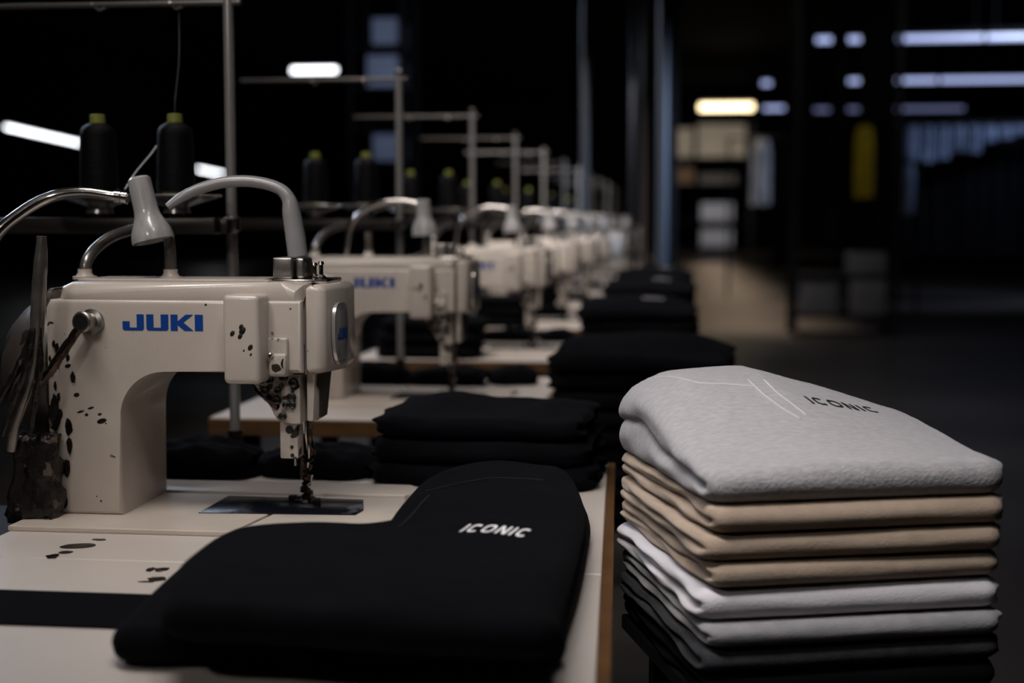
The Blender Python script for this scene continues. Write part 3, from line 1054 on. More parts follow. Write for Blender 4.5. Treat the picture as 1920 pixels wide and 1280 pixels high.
make_front_table()
tab = make_table()
tab_far = make_table(0.150)
for k in range(1, NU):
    o = tab if k == 1 else tab_far if k == 2 else copy_tree(tab_far)
    o.location = (NX, NY + PITCH_Y * k, 0)
    tag(o, ['cream table with orange-brown edge under the second sewing machine', 'cream table under the third sewing machine',
            'cream table under the fourth sewing machine'][k - 1] if k < 4 else
        'blurred cream sewing table mostly hidden at the far half of the row', 'table', 'sewing tables')


# ------------------------------------------------------------------ thread stands and cones
SX, SY = ony(432, 250, 2.25).x, 2.25
PZ = ony(432, 5, 2.25).z


def make_stand():
    t = thing('thread_stand', '', 'thread stand', (SX, SY, TZ))
    lathe('stand_base', [(0, 0), (0.03, 0), (0.03, 0.012), (0.013, 0.018), (0.012, 0.05), (0, 0.05)], 'dark_metal', t, 24)
    cyl('pole', (0, 0, 0.01), (0, 0, PZ - TZ + 0.012), 0.0085, 'pole_steel', t, 18, 0.003)
    lathe('clamp_collar', [(0.0085, 0), (0.014, 0.002), (0.014, 0.022), (0.0085, 0.024)], 'dull_steel', t, 20, (0, 0, 0.375))
    lathe('pole_knob', [(0, 0), (0.009, 0.001), (0.010, 0.008), (0.006, 0.014), (0, 0.015)], 'dull_steel', t, 16, (0, 0, PZ - TZ + 0.011))
    bm = bmesh.new()
    bm_box(bm, (-0.52, -0.085, 0.372), (0.0, -0.050, 0.398), 0.003, 2)
    bm_box(bm, (-0.03, -0.060, 0.372), (0.012, -0.008, 0.396), 0.003, 2)
    from_bm('tray', bm, 'tray', t)
    cyl('guide_bar', (-0.40, 0, PZ - TZ), (0.022, 0, PZ - TZ), 0.0052, 'bar', t, 12, 0.002)
    for x in (-0.205, -0.077):
        tube('thread_eye', [(x, 0, PZ - TZ - 0.005), (x, -0.03, PZ - TZ - 0.012), (x, -0.055, PZ - TZ - 0.006)], 0.0022, 'dull_steel', t, 8)
    for x in (-0.195, -0.068):
        d = lathe('cone_disc', [(0, 0), (0.022, 0), (0.02, 0.010), (0.032, 0.014), (0.070, 0.0255), (0.0715, 0.0275), (0.070, 0.029), (0.03, 0.027), (0, 0.027)],
                  'disc', t, 40, (x, -0.0675, 0.4045))
        cyl('disc_stem', (x, -0.0675, 0.3975), (x, -0.0675, 0.406), 0.012, 'tray', t, 14)
    return t


def make_cone():
    t = thing('thread_cone', '', 'thread cone', (0, 0, 0))
    lathe('thread', [(0, 0.006), (0.029, 0.006), (0.0305, 0.012), (0.0278, 0.095), (0.0272, 0.102), (0.024, 0.108), (0.0135, 0.1145), (0, 0.1145)], 'thread', t, 40)
    lathe('cone_tube', [(0, 0), (0.021, 0), (0.021, 0.007), (0.0115, 0.007), (0.0112, 0.1135), (0.0122, 0.1145), (0.0118, 0.1275), (0.0085, 0.1285), (0.008, 0.120), (0, 0.119)], 'yellow_core', t, 28)
    return t


stand0 = make_stand()
cone0 = make_cone()
first_cone = True
for k in range(NU):
    s = stand0 if k == 0 else copy_tree(stand0)
    sy = SY + PITCH_Y * k
    sx = SX + (0.03 if k else 0)
    s.location = (sx, sy, TZ)
    tag(s, ['steel thread stand behind the sharply focused sewing machine', 'thread stand with bright pole behind the second sewing machine',
            'blurred thread stand behind the third sewing machine', 'blurred thread stand behind the fourth sewing machine'][k] if k < 4 else
        'strongly blurred thread stand in the far half of the row', 'thread stand', 'thread stands along the row')
    for j, x in enumerate((-0.195, -0.068)):
        c = cone0 if first_cone else copy_tree(cone0)
        first_cone = False
        c.location = (sx + x, sy - 0.0675, TZ + 0.4045 + 0.0275)
        side = ('left', 'right')[j]
        tag(c, ('black thread cone with yellow-green core, %s one on the front thread stand' % side) if k == 0 else
            ('black thread cone, %s one on the %s thread stand from the front' % (side, ORD[k])) if k < 4 else
            'blurred black thread cone on a thread stand in the far half of the row', 'thread cone', 'thread cones on the stands')
        if k == 0 and j == 1:
            near_cone = c
            cx, cy, cz = c.location
# loose pale thread of the right front cone
off = Vector((NX, NY, NZ)) - Vector((cx, cy, cz))
tube('loose_thread', [(-0.0285, -0.006, 0.078), (-0.031, -0.03, 0.062), (-0.036, -0.075, 0.035), (-0.040, -0.11, 0.008)], 0.0012, 'white_thread', near_cone, 6)
tube('loose_thread', [(0, 0, 0.121), (0.001, 0, 0.15), (-0.002, 0.03, 0.22), (-0.01, 0.055, PZ - cz - 0.006)], 0.00035, 'faint_thread', near_cone, 6)


# ------------------------------------------------------------------ garments
def garment(name, me, mat, loc, rz, label, group, cat='folded garment', parent=None):
    o = link(name, me, mat, parent, True, 60)
    o.location = loc
    o.rotation_euler = (0, 0, rz)
    tag(o, label, cat, group)
    return o


# --- the pale stack on the right
C0 = Vector((0.030, 1.50))
fx = Vector((0.327, 0.100)).normalized()
RZ = math.atan2(fx.y, fx.x)
fy = Vector((-fx.y, fx.x))
W, D = 0.345, 0.382
ctr = C0 + fx * (W / 2) + fy * (D / 2)
layers = [  # z of the front lower edge, thickness, material, label
    (0.624, 0.030, 'black_fab', 'black folded hoodie at the very bottom of the pale stack'),
    (0.655, 0.0285, 'char_fab', 'charcoal folded hoodie beneath the silver grey one in the stack'),
    (0.685, 0.0265, 'midgrey_fab', 'silver grey folded hoodie between the white and charcoal ones'),
    (0.7125, 0.0350, 'white_fab', 'white folded hoodie below the tan ones in the stack'),
    (0.7490, 0.0285, 'tan_fab', 'tan folded hoodie, lowest of the three, lying on the white one'),
    (0.7785, 0.0295, 'tan_fab', 'tan folded hoodie, middle of the three tan ones'),
    (0.8090, 0.0320, 'tan_fab', 'tan folded hoodie, top of the three, under the heather grey one'),
]


def stack_base(u, v):
    return 0.0


for i, (z, h, mat, lab) in enumerate(layers):
    me = folded_mesh('folded_hoodie', W + (0.004 if i % 2 else -0.003), D + random.Random(i).uniform(-.005, .005), h * 0.99, seed=i * 2.7 + 1, r=0.020, wr=0.0009, waver=0.6, crease=0.62)
    jit = random.Random(i + 40)
    garment('folded_hoodie', me, mat, (ctr.x + jit.uniform(-.003, .003), ctr.y + jit.uniform(-.003, .003), z), RZ + jit.uniform(-.012, .012), lab,
            'folded hoodies in the pale stack')


def top_dome(u, v):
    back = smoothstep(-0.95, 0.55, v)
    edge_l = math.sqrt(smoothstep(-1.02, -0.62, u))
    edge_r = 1 - 0.72 * max(0.0, (u + 0.1) / 1.1)
    backdrop = 1 - 0.35 * smoothstep(0.75, 1.0, v)
    return 0.070 * back * (0.60 + 0.40 * edge_l) * edge_r * backdrop + 0.006 * (1 - u * u)


me = folded_mesh('folded_hoodie', W + 0.006, D + 0.004, 0.038, seed=31, dome=top_dome, r=0.028, wr=0.0022, waver=0.4, n=260, crease=0.62)
top_hood = garment('folded_hoodie', me, 'grey_fab', (ctr.x, ctr.y, 0.8405), RZ, 'heather grey folded hoodie with dark chest print on top of the pale stack', 'folded hoodies in the pale stack')


def cloth_line(name, pts, rad, mat, target, lift=0.0):
    dg = target.data
    tree = BVHTree.FromPolygons([v.co for v in dg.vertices], [p.vertices for p in dg.polygons])
    out = []
    for p in spline([(x, y, 0) for x, y in pts], 6):
        hit = tree.ray_cast(Vector((p.x, p.y, 5)), Vector((0, 0, -1)))
        if hit[0]:
            out.append(hit[0] + Vector((0, 0, lift)))
    return tube(name, out, rad, mat, target, 8, 1)


def to_local(o, p):
    return o.matrix_basis.inverted() @ Vector(p)


mi = Matrix.Translation((ctr.x, ctr.y, 0.8405)) @ Matrix.Rotation(RZ, 4, 'Z')
top_hood.matrix_basis = mi


def hood_pt(px, py):
    """point of the heather hoodie's top seen at a pixel"""
    tree = BVHTree.FromPolygons([v.co for v in top_hood.data.vertices], [p.vertices for p in top_hood.data.polygons])
    inv = mi.inverted()
    o = inv @ Vector((0, 0, ZC))
    d = (inv.to_3x3() @ ray(px, py)).normalized()
    return tree.ray_cast(o, d)[0]


def local_print(word, a, b, hgt, target, mat, lift=0.0006):
    a, b = Vector((a.x, a.y, 0)), Vector((b.x, b.y, 0))
    d = (b - a)
    tot = sum(GLYPH[c][1] for c in word) + 0.38 * (len(word) - 1)
    up = Vector((-d.y, d.x, 0)).normalized()
    o = cloth_print('chest_print', word, a, d.normalized() * (d.length / tot / hgt), up, hgt, target, mat, lift)
    o.parent = target
    return o


# --- the black hoodie with the white word, on the table front
def world_outline(pts, z):
    return [tuple(onz(x, y, z).xy) for x, y in pts]


OUT_TOP = [(300, 1118), (318, 1085), (352, 1046), (440, 1000), (560, 992), (655, 990), (722, 982), (750, 950), (790, 912), (850, 893), (930, 884), (1010, 890), (1072, 903),
           (1098, 955), (1090, 1010), (1072, 1080), (1052, 1150), (1030, 1185), (800, 1180), (480, 1160), (320, 1150)]
poly_t = world_outline(OUT_TOP, 0.815)
ol = smooth_closed(poly_t, corner=(6,), sub=6)


def ic_dome(x, y):
    return 0.010 * smoothstep(1.55, 1.9, y) + 0.004 * noise.noise(Vector((x * 9, y * 9, 3)))


me = pillow_mesh('folded_hoodie', ol, 0.7885, 0.036, 0.020, dome=ic_dome, seed=3, wr=0.003)
black_top = garment('folded_hoodie', me, 'black_fab', (0, 0, 0), 0, 'black folded hoodie with white chest lettering lying in the table foreground', 'black folded hoodies')
OUT_LOW = [(225, 1215), (245, 1165), (300, 1110), (400, 1035), (520, 1010), (700, 1000), (770, 975), (860, 925), (960, 905), (1060, 915), (1104, 975), (1100, 1040),
           (1085, 1110), (1060, 1185), (1038, 1222), (800, 1222), (500, 1214)]
ol2 = smooth_closed(world_outline(OUT_LOW, 0.770), corner=(), sub=6)
me = pillow_mesh('folded_hoodie', ol2, 0.7525, 0.0335, 0.017, seed=9, wr=0.0025)
black_low = garment('folded_hoodie', me, 'black_fab', (0, 0, 0), 0, 'plain black folded hoodie underneath the white-lettered one on the table', 'black folded hoodies')
a, b = onz(860, 990, 0.829), onz(982, 998.5, 0.829)
local_print('ICONIC', a, b, 0.033, black_top, 'white_ink')
cloth_line('neck_seam', [tuple(onz(x, y, 0.83).xy) for x, y in ((800, 915), (860, 900), (940, 893), (1020, 900))], 0.0012, 'black_rib', black_top, 0.0004)
cloth_line('neck_seam', [tuple(onz(x, y, 0.83).xy) for x, y in ((745, 975), (770, 955), (805, 922))], 0.0012, 'black_rib', black_top, 0.0004)
# black cloth strip tucked under it
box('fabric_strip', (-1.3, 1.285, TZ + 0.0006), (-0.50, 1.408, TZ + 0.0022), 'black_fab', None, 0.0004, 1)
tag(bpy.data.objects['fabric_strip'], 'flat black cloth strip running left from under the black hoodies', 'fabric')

# text and seams of the heather hoodie
pa, pb = hood_pt(1524, 757), hood_pt(1652, 775)
if pa and pb:
    local_print('ICONIC', pa, pb, 0.024, top_hood, 'black_ink')
for px in (((1228, 708), (1300, 716), (1370, 721), (1412, 724)), ((1440, 716), (1500, 722), (1545, 722))):
    pts = [hood_pt(*p) for p in px]
    pts = [(p.x, p.y) for p in pts if p]
    if len(pts) > 2:
        cloth_line('neck_seam', pts, 0.0011, 'stitch', top_hood, 0.0002)
for px in (((1402, 712), (1430, 738), (1462, 762), (1500, 785)), ((1432, 712), (1456, 735), (1478, 752), (1512, 778))):
    pts = [hood_pt(*p) for p in px]
    pts = [(p.x, p.y) for p in pts if p]
    if len(pts) > 2:
        cloth_line('placket_stitch', pts, 0.0010, 'stitch', top_hood, 0.0002)

# --- black pile behind the lettered hoodie
rn = random.Random(11)


def pile_dome(u, v):
    return 0.021 * math.exp(-((u + 0.45) ** 2 / 0.16 + (v - 0.3) ** 2 / 0.5)) + 0.012 * math.exp(-((u - 0.62) ** 2 / 0.04 + (v - 0.2) ** 2 / 0.3)) - 0.004


pc = Vector((-0.287, 2.153))
for i in range(3):
    me = folded_mesh('folded_hoodie', 0.335 - 0.01 * i, 0.25, 0.034 if i < 2 else 0.034, seed=50 + i, r=0.035, wr=0.004, waver=1.2, dome=pile_dome if i == 2 else None)
    garment('folded_hoodie', me, 'black_fab', (pc.x + rn.uniform(-.006, .006), pc.y + rn.uniform(-.004, .004), TZ + 0.001 + i * 0.037), -0.08 + rn.uniform(-.03, .03),
            ['rumpled black hoodie, lowest of the three at the back right of the front table',
             'rumpled black hoodie, middle of the three at the back right of the front table',
             'rumpled black hoodie topping the three at the back right of the front table'][i], 'black folded hoodies')

# --- dark cloth bundles behind every machine
def bundle_dome(u, v):
    return 0.014 * (1 - u * u) * (1 - 0.5 * v * v) + 0.008 * noise.noise(Vector((u * 3, v * 3, 2)))


me_b = folded_mesh('cloth_bundle', 0.185, 0.16, 0.030, seed=71, r=0.05, wr=0.006, waver=1.5, dome=bundle_dome, n=120)
me_b2 = folded_mesh('cloth_bundle', 0.22, 0.15, 0.036, seed=73, r=0.05, wr=0.006, waver=1.5, dome=bundle_dome, n=120)
for k in range(NU):
    for j, (x, me, rz) in enumerate(((-0.247, me_b2, 0.1), (-0.046, me_b, -0.08))):
        if k > 5:
            continue
        yy = NY + PITCH_Y * k + (0.275 if k == 0 else 0.27)
        side = ('left', 'right')[j]
        o = link('cloth_bundle', me.copy() if False else me, 'black_fab', None, True, 60)
        o.location = (NX + x, yy - (0.035 if j == 0 else 0), TZ + 0.001)
        o.rotation_euler = (0, 0, rz)
        tag(o, ('dark cloth bundle, %s of the two behind the front sewing machine' % side) if k == 0 else
            ('dark cloth bundle, %s of the two behind the %s sewing machine' % (side, ORD[k])) if k < 3 else
            'dark blurred cloth bundle behind a machine in the far half of the row', 'cloth bundle', 'cloth bundles behind the machines')
# spare cloth at the right end of the second table
for k in (1, 2):
    o = link('cloth_bundle', me_b, 'black_fab', None, True, 60)
    o.location = (NX + 0.104, NY + PITCH_Y * k + 0.30, TZ + 0.001)
    o.scale = (0.62, 0.8, 1.0)
    o.rotation_euler = (0, 0, 0.3)
    tag(o, 'dark cloth bundle at the back right corner of the %s sewing table' % ORD[k], 'cloth bundle', 'cloth bundles behind the machines')

me_w = [folded_mesh('folded_hoodie', 0.30, 0.17, 0.036, seed=120 + i, r=0.04, wr=0.004, waver=1.3, n=110) for i in range(2)]
for k in (2, 3, 4):
    for i in range(3):
        o = link('folded_hoodie', me_w[i % 2], 'black_fab', None, True, 60)
        o.location = (NX - 0.215 + 0.006 * i, NY + PITCH_Y * k - 0.279, TZ + 0.001 + i * 0.0395)
        o.rotation_euler = (0, 0, 0.04 * (i - 1))
        tag(o, 'black folded hoodie in the low pile on the %s table, left before its machine' % ORD[k], 'folded garment', 'black hoodies on the %s table' % ORD[k])

# --- tall black piles on trolleys right of the row
piles = [(-0.082, 3.11, 0.385, 0.36, 0.868, 9), (-0.130, 4.40, 0.36, 0.36, 0.888, 9), (-0.120, 5.66, 0.36, 0.36, 0.898, 9), (-0.120, 6.88, 0.36, 0.36, 0.905, 9)]


def tall_dome(u, v):
    return 0.028 * (1 - 0.6 * u * u) * smoothstep(-1.0, 0.3, v) - 0.01 * smoothstep(0.3, 1, u)


def trolley(x, y, w, d, z, label):
    t = thing('garment_trolley', label, 'trolley', (x, y, 0), 0, 'trolleys under the garment piles')
    box('shelf', (-w / 2, -d / 2, z - 0.02), (w / 2, d / 2, z), 'black_steel', t, 0.002, 1)
    for sx_ in (-1, 1):
        for sy_ in (-1, 1):
            box('leg', (sx_ * (w / 2 - .03) - .012, sy_ * (d / 2 - .03) - .012, 0.06), (sx_ * (w / 2 - .03) + .012, sy_ * (d / 2 - .03) + .012, z - 0.02), 'black_steel', t)
            cyl('wheel', (sx_ * (w / 2 - .03) - .012, sy_ * (d / 2 - .03), 0.03), (sx_ * (w / 2 - .03) + .012, sy_ * (d / 2 - .03), 0.03), 0.03, 'black_steel', t, 18)
    return t


meshes_tall = [folded_mesh('folded_hoodie', 0.375, 0.35, 0.036, seed=90 + i, r=0.04, wr=0.0035, waver=1.4, n=140) for i in range(3)]
me_tall_top = folded_mesh('folded_hoodie', 0.38, 0.36, 0.036, seed=97, r=0.045, wr=0.004, waver=1.2, dome=tall_dome, n=160)
PN = ['nearest', 'second', 'third', 'fourth']
for q, (x, y, w, d, ztop, n) in enumerate(piles):
    zb = ztop - n * 0.0395
    trolley(x, y, w * 0.9, d * 0.9, zb - 0.0005, 'black trolley carrying the %s tall pile of black hoodies beside the row' % PN[q])
    rn = random.Random(q + 5)
    for i in range(n):
        last = i == n - 1
        me = me_tall_top if last else meshes_tall[i % 3]
        o = link('folded_hoodie', me, 'black_fab', None, True, 60)
        o.location = (x + rn.uniform(-.008, .008), y + rn.uniform(-.008, .008), zb + i * 0.0395)
        o.rotation_euler = (0, 0, rn.uniform(-.05, .05))
        o.scale = (w / 0.385, 1, 1)
        tag(o, 'black hoodie topping the %s tall pile beside the row' % PN[q] if last else
            'black folded hoodie inside the %s tall pile beside the row' % PN[q], 'folded garment', 'black hoodies in the %s tall pile' % PN[q])
        if last and q > 0:
            pr = bpy.data.objects.new('chest_print', None)
            bpy.data.objects.remove(pr)
            local_print('ICONIC', Vector((0.02, -0.02, 0)), Vector((0.09, -0.01, 0)), 0.022, o, 'white_ink')

# trolley under the pale stack
zs = 0.6235
t = thing('garment_trolley', 'black trolley under the pale hoodie stack', 'trolley', (ctr.x, ctr.y, 0), RZ, 'trolleys under the garment piles')
box('shelf', (-0.17, -0.178, zs - 0.02), (0.17, 0.178, zs), 'black_steel', t, 0.002, 1)
for sx_ in (-1, 1):
    for sy_ in (-1, 1):
        box('leg', (sx_ * .13 - .012, sy_ * .13 - .012, 0.06), (sx_ * .13 + .012, sy_ * .13 + .012, zs - 0.02), 'black_steel', t)
        cyl('wheel', (sx_ * .13 - .012, sy_ * .13, 0.03), (sx_ * .13 + .012, sy_ * .13, 0.03), 0.03, 'black_steel', t, 18)

# ------------------------------------------------------------------ columns at the end of the row
for px, yy, r, mat, lab in ((1243, 9.0, 0.036, 'blue_pipe', 'bluish lit vertical pipe at the right end of the machine row'),
                            (1209, 11.15, 0.034, 'pipe', 'pinkish lit vertical pipe left of the bluish one'),
                            (1188, 12.38, 0.030, 'dim_pipe', 'dim thin vertical pipe left of the pinkish one'),
                            (1097, 9.91, 0.030, 'dim_pipe', 'faint bluish vertical pipe above the middle of the row')):
    p = ony(px, 300, yy)
    o = cyl('support_pipe', (p.x, p.y, 0), (p.x, p.y, ZT), r, mat, None, 20)
    tag(o, lab, 'pipe', 'support pipes')
p = ony(1255, 300, 9.15)
o = box('support_column', (p.x - 0.04, p.y, 0), (p.x + 0.05, p.y + 0.09, ZT), 'black_steel', None, 0.004, 1)
tag(o, 'dark square column just right of the bluish pipe', 'column')


# ------------------------------------------------------------------ ceiling lamps
def tube_lamp(a, b, r, mat, label, group):
    a, b = Vector(a), Vector(b)
    t = thing('ceiling_lamp', label, 'lamp', a.lerp(b, .5), 0, group)
    h = (b - a) / 2
    cyl('lamp_tube', -h, h, r, mat, t, 10)
    d = h.normalized()
    bm = bmesh.new()
    bm_tube(bm, [-h + Vector((0, 0, r * 2.2)), h + Vector((0, 0, r * 2.2))], r * 1.1, 8, 1)
    from_bm('lamp_housing', bm, 'black_steel', t)
    for s in (-0.8, 0.8):
        cyl('hanger', h * s + Vector((0, 0, r * 2)), h * s + Vector((0, 0, ZT - a.z)), 0.008, 'black_steel', t, 6)
    return t


for row, (py, yy, x0, x1) in enumerate(((75, 18.5, 1528, 2010), (152, 24.0, 1588, 1935), (206, 30.0, 1500, 1810))):
    a, b = ony(x0, py, yy), ony(x1, py, yy)
    b.z = a.z
    n = (3, 2, 2)[row]
    for i in range(n):
        mt = 'tube_cool' if row < 2 else 'tube_dim'
        p, q = a.lerp(b, (i + .02) / n), a.lerp(b, (i + .98) / n)
        tube_lamp(p, q, 0.035, mt, ('bluish tube lamp, %s of the %s row at upper right' % (['left', 'middle', 'right'][i] if n == 3 else ['left', 'right'][i], ['top', 'middle', 'bottom'][row])),
                  'tube lamps at the right')
p, q = ony(1429, 156, 24), ony(1445, 156, 24)
q.z = p.z
tube_lamp(p, q, 0.035, 'tube_cool', 'short bluish lamp above the pale cloth beside the lit aisle', 'far ceiling lamps')
p, q = ony(1432, 203, 34), ony(1470, 203, 34)
q.z = p.z
tube_lamp(p, q, 0.04, 'tube_cool', 'short lamp touching the right end of the warm yellow aisle lamp', 'far ceiling lamps')
p, q = ony(1312, 201, 44), ony(1412, 201, 44)
q.z = p.z
tube_lamp(p, q, 0.10, 'tube_warm', 'warm yellow tube lamp far down the aisle above the lit shelves', 'far ceiling lamps')
p, q = ony(548, 132, 22), ony(630, 132, 22)
q.z = p.z
tube_lamp(p, q, 0.035, 'tube_white', 'bright white ceiling lamp left of the second thread stand pole', 'far ceiling lamps')
p, q = ony(706, 176, 26), ony(766, 176, 26)
q.z = p.z
tube_lamp(p, q, 0.045, 'tube_cool', 'bluish ceiling lamp right of the second thread stand pole', 'far ceiling lamps')
p, q = ony(12, 238, 22.2), ony(150, 270, 27)
q.z = p.z
tube_lamp(p, q, 0.024, 'tube_white', 'white slanting tube lamp at far left behind the thread cone', 'far ceiling lamps')
p, q = ony(372, 317, 38), ony(418, 326, 42)
q.z = p.z
tube_lamp(p, q, 0.03, 'tube_white', 'small white slanting lamp right of the right front thread cone', 'far ceiling lamps')


# ------------------------------------------------------------------ background racks
def rack(name, label, x0, x1, y, d, h, zs, mat='black_steel', up=0.05, group=None):
    t = thing(name, label, 'rack', ((x0 + x1) / 2, y, 0), 0, group)
    w = (x1 - x0) / 2
    for sx_ in (-1, 1):
        for dy in (0, d):
            box('upright', (sx_ * w - up / 2, dy - up / 2, 0), (sx_ * w + up / 2, dy + up / 2, h), mat, t)
    for z in zs:
        box('shelf', (-w + up / 2, -up / 2, z - 0.03), (w - up / 2, d + up / 2, z), mat, t)
    return t


def X(px, y):
    return ony(px, 417, y).x


def Z(py, y):
    return ony(960, py, y).z


ry = 14.5
rack('storage_rack', 'tall black storage rack with grey boxes at right of the aisle', X(1492, ry), X(1682, ry), ry, 0.7, 4.2, (0.22, 0.62, 4.0), group='storage racks')
for (a, b, c, d_, mat, lab) in ((1508, 1572, 532, 590, 'grey_box', 'grey box low in the left bay of the tall black rack'),
                                (1597, 1664, 524, 588, 'grey_box', 'grey box low in the right bay of the tall black rack'),
                                (1597, 1664, 463, 503, 'grey_box', 'dark grey box on the upper right shelf of the tall black rack')):
    zlo = 0.2205 if d_ > 520 else 0.6205
    o = box('storage_box', (X(a, ry), ry - 0.02, zlo), (X(b, ry), ry + 0.5, zlo + (Z(c, ry) - Z(d_, ry))), mat, None, 0.01, 2)
    tag(o, lab, 'box', 'boxes on the tall rack')


def hanging(name, x0, x1, y, z0, z1, mat, label, cat, group, sd=0):
    """a cloth hanging in soft folds from a hanger bar"""
    bm = bmesh.new()
    n, m = 28, 14
    F, B = [], []
    for j in range(m + 1):
        f = j / m
        rf, rb = [], []
        for i in range(n + 1):
            u = i / n
            sh = 0.14 * (1 - smoothstep(0.75, 1.0, f)) + 0.0
            wdt = 1.0 - 0.25 * smoothstep(0.8, 1.0, f)
            x = (x0 + x1) / 2 + (u - .5) * (x1 - x0) * wdt
            fold = 0.035 * sin(u * 17 + sd) * (1 - f * 0.6) + 0.02 * noise.noise(Vector((u * 5, f * 4, sd)))
            th = 0.07 * sin(pi * min(1, max(0, u)))
            z = z0 + (z1 - z0) * f + (0.04 * noise.noise(Vector((u * 4, sd, 1))) if j == 0 else 0)
            rf.append(bm.verts.new((x, y + fold - th, z)))
            rb.append(bm.verts.new((x, y + fold + th + 0.01, z)))
        F.append(rf)
        B.append(rb)
    for j in range(m):
        for i in range(n):
            bm.faces.new((F[j][i], F[j][i + 1], F[j + 1][i + 1], F[j + 1][i]))
            bm.faces.new((B[j][i], B[j + 1][i], B[j + 1][i + 1], B[j][i + 1]))
        bm.faces.new((F[j][0], F[j + 1][0], B[j + 1][0], B[j][0]))
        bm.faces.new((F[j][n], B[j][n], B[j + 1][n], F[j + 1][n]))
    for i in range(n):
        bm.faces.new((F[0][i], B[0][i], B[0][i + 1], F[0][i + 1]))
        bm.faces.new((F[m][i], F[m][i + 1], B[m][i + 1], B[m][i]))
    return tag(from_bm(name, bm, mat), label, cat, group)


for i, (a, b, top, botm, mat, lab) in enumerate((
        (1488, 1526, 20, 500, 'black_fab', 'black garment hanging at the left edge of the tall rack'),
        (1557, 1590, 10, 505, 'black_fab', 'black garment hanging in the middle of the tall rack'),
        (1612, 1682, 10, 235, 'black_fab', 'black garment hanging at the right of the tall rack above the yellow cloth'),
        (1606, 1642, 238, 372, 'yellow_cloth', 'yellow cloth hanging in the tall dark rack'),
        (1648, 1680, 238, 450, 'black_fab', 'black garment hanging right of the yellow cloth in the tall rack'))):
    hanging('hanging_garment', X(a, ry), X(b, ry), ry + 0.2 + 0.02 * i, max(0.95, Z(botm, ry)), min(3.965, Z(top, ry)), mat, lab, 'garment', 'garments on the tall rack', i * 2.1)

# garment rail on the right, pale blue covers above dark rows
gy = 20.0
t = thing('garment_rail', 'long dark garment rail at the far right under the bluish lamps', 'rack', (X(1805, gy), gy, 0), 0, 'garment rails')
hw = (X(1960, gy) - X(1692, gy)) / 2
for dy in (0.03, 0.46):
    cyl('rail', (-hw, dy, Z(238, gy)), (hw, dy, Z(238, gy)), 0.03, 'black_steel', t, 12)
for s in (-1, 1):
    cyl('post', (s * (hw + .06), 0.245, 0), (s * (hw + .06), 0.245, Z(238, gy)), 0.03, 'black_steel', t, 12)
for i in range(9):
    a = 1694 + i * 29
    o = hanging('hanging_garment', X(a, gy), X(a + 26, gy), gy + 0.02 * (i % 2), Z((303, 309, 300, 287, 290, 272, 266, 258, 262)[i], gy), Z(238, gy) - 0.032, 'blue_cloth',
                'pale blue shoulder cover on the far right rail, %s from the left' % ['first', 'second', 'third', 'fourth', 'fifth', 'sixth', 'seventh', 'eighth', 'ninth'][i],
                'garment', 'pale covers on the far right rail', i * 1.3)
    o = hanging('hanging_garment', X(a, gy), X(a + 26, gy), gy + 0.44 + 0.03 * (i % 2), Z(480, gy), Z(238, gy) - 0.032, 'black_fab',
                'black garment hanging on the far right rail behind the pale covers', 'garment', 'black garments on the far right rail', i * 1.7)

hanging('hanging_garment', X(1692, 18.6), X(1714, 18.6), 18.6, Z(402, 18.6), Z(312, 18.6), 'blue_cloth', 'narrow pale blue cloth hanging just right of the tall black rack', 'garment', None, 3)
t = thing('garment_rail', 'small black hook stand holding the narrow pale blue cloth', 'rack', (X(1703, 18.6), 18.6, 0), 0, 'garment rails')
cyl('rail', (-.12, 0, Z(312, 18.6) + 0.022), (.12, 0, Z(312, 18.6) + 0.022), 0.02, 'black_steel', t, 10)
cyl('post', (.12, 0, 0), (.12, 0, Z(312, 18.6) + 0.022), 0.02, 'black_steel', t, 10)

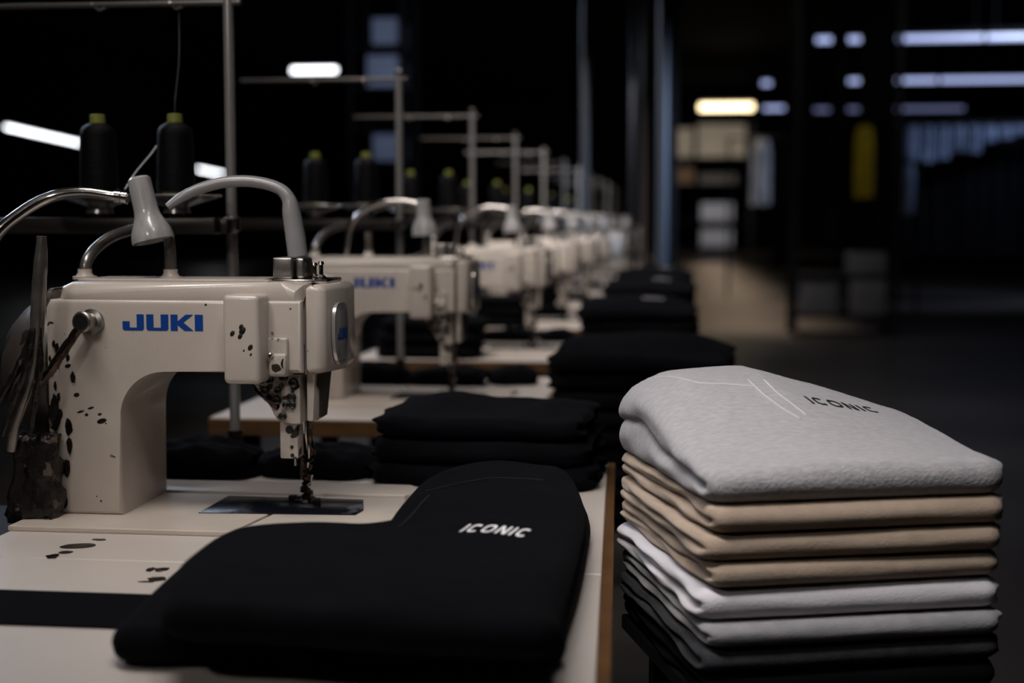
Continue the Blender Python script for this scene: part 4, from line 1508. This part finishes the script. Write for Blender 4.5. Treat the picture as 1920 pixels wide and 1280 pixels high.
# lit shelves at the end of the aisle
fy_ = 54.0
rack('storage_rack', 'lit pale storage rack at the far end of the aisle', X(1246, fy_), X(1408, fy_), fy_, 0.8, Z(236, fy_) + .1, (0.25, 1.2, Z(345, fy_), Z(300, fy_)), 'black_steel', 0.16, 'storage racks')
o = box('storage_box', (X(1252, fy_), fy_, Z(296, fy_)), (X(1298, fy_), fy_ + .7, Z(243, fy_)), 'cream_panel')
tag(o, 'narrow pale carton on the top left of the far lit rack', 'box', 'cartons on the far rack')
o = box('storage_box', (X(1306, fy_), fy_, Z(296, fy_)), (X(1396, fy_), fy_ + .7, Z(236, fy_)), 'cream_panel')
tag(o, 'wide pale carton on the top right of the far lit rack', 'box', 'cartons on the far rack')
for (a, b, c, d_, mat, lab) in ((1256, 1300, 310, 340, 'brown_box', 'brown carton on the middle left shelf of the far lit rack'),
                                (1310, 1380, 324, 342, 'grey_box', 'grey carton on the middle right shelf of the far lit rack'),
                                (1314, 1374, 376, 409, 'pale_box', 'pale bluish carton, upper of two at the foot of the far lit rack'),
                                (1314, 1374, 415, 446, 'pale_box', 'pale bluish carton, lower of two at the foot of the far lit rack')):
    zb = {342: Z(345, fy_), 340: Z(345, fy_), 409: 1.2, 446: 0.25}[d_]
    o = box('storage_box', (X(a, fy_), fy_, zb + 0.001), (X(b, fy_), fy_ + .6, zb + Z(c, fy_) - Z(d_, fy_)), mat)
    tag(o, lab, 'box', 'cartons on the far rack')
hy = 22.0
t = thing('garment_rail', 'short garment rail with a pale cloth beside the lit aisle', 'rack', (X(1430, hy), hy, 0), 0, 'garment rails')
cyl('rail', (-.52, 0, Z(262, hy)), (.52, 0, Z(262, hy)), 0.02, 'black_steel', t, 12)
for s in (-1, 1):
    cyl('post', (s * .52, 0, 0), (s * .52, 0, Z(262, hy)), 0.02, 'black_steel', t, 12)
hanging('hanging_garment', X(1406, hy), X(1444, hy), hy, Z(385, hy), Z(262, hy) - 0.022, 'pale_cloth', 'pale grey cloth hanging on the short rail beside the lit aisle', 'garment', None, 4)
hanging('hanging_garment', X(1446, hy), X(1484, hy), hy, Z(500, hy), Z(262, hy) - 0.022, 'black_fab', 'black garment hanging right of the pale cloth on the short rail', 'garment', None, 6)

# dim racks left of the row
ly = 12.0
rack('storage_rack', 'dim black storage rack behind the second thread stand', X(660, ly), X(758, ly), ly, 0.6, 3.2, (0.4, 1.2, Z(300, ly), Z(235, ly), Z(160, ly), Z(80, ly)), group='storage racks')
for (a, b, c, d_, lab) in ((700, 746, 25, 76, 'bluish carton on the top shelf of the dim rack left of the row'),
                           (690, 746, 97, 157, 'bluish carton on the second shelf from the top of the dim rack'),
                           (700, 746, 247, 297, 'bluish carton on the lower shelf of the dim rack')):
    zb = {76: Z(80, ly), 157: Z(160, ly), 297: Z(300, ly)}[d_]
    o = box('storage_box', (X(a, ly), ly + .01, zb + 0.001), (X(b, ly), ly + .5, zb + Z(c, ly) - Z(d_, ly)), 'pale_box')
    tag(o, lab, 'box', 'cartons on the dim rack')
area_light('rack_light', (X(900, 9.5), 9.0, 3.6), (X(710, ly), ly, 2.2), 3, 0.5, 0.5, (0.6, 0.72, 1.0), 60)
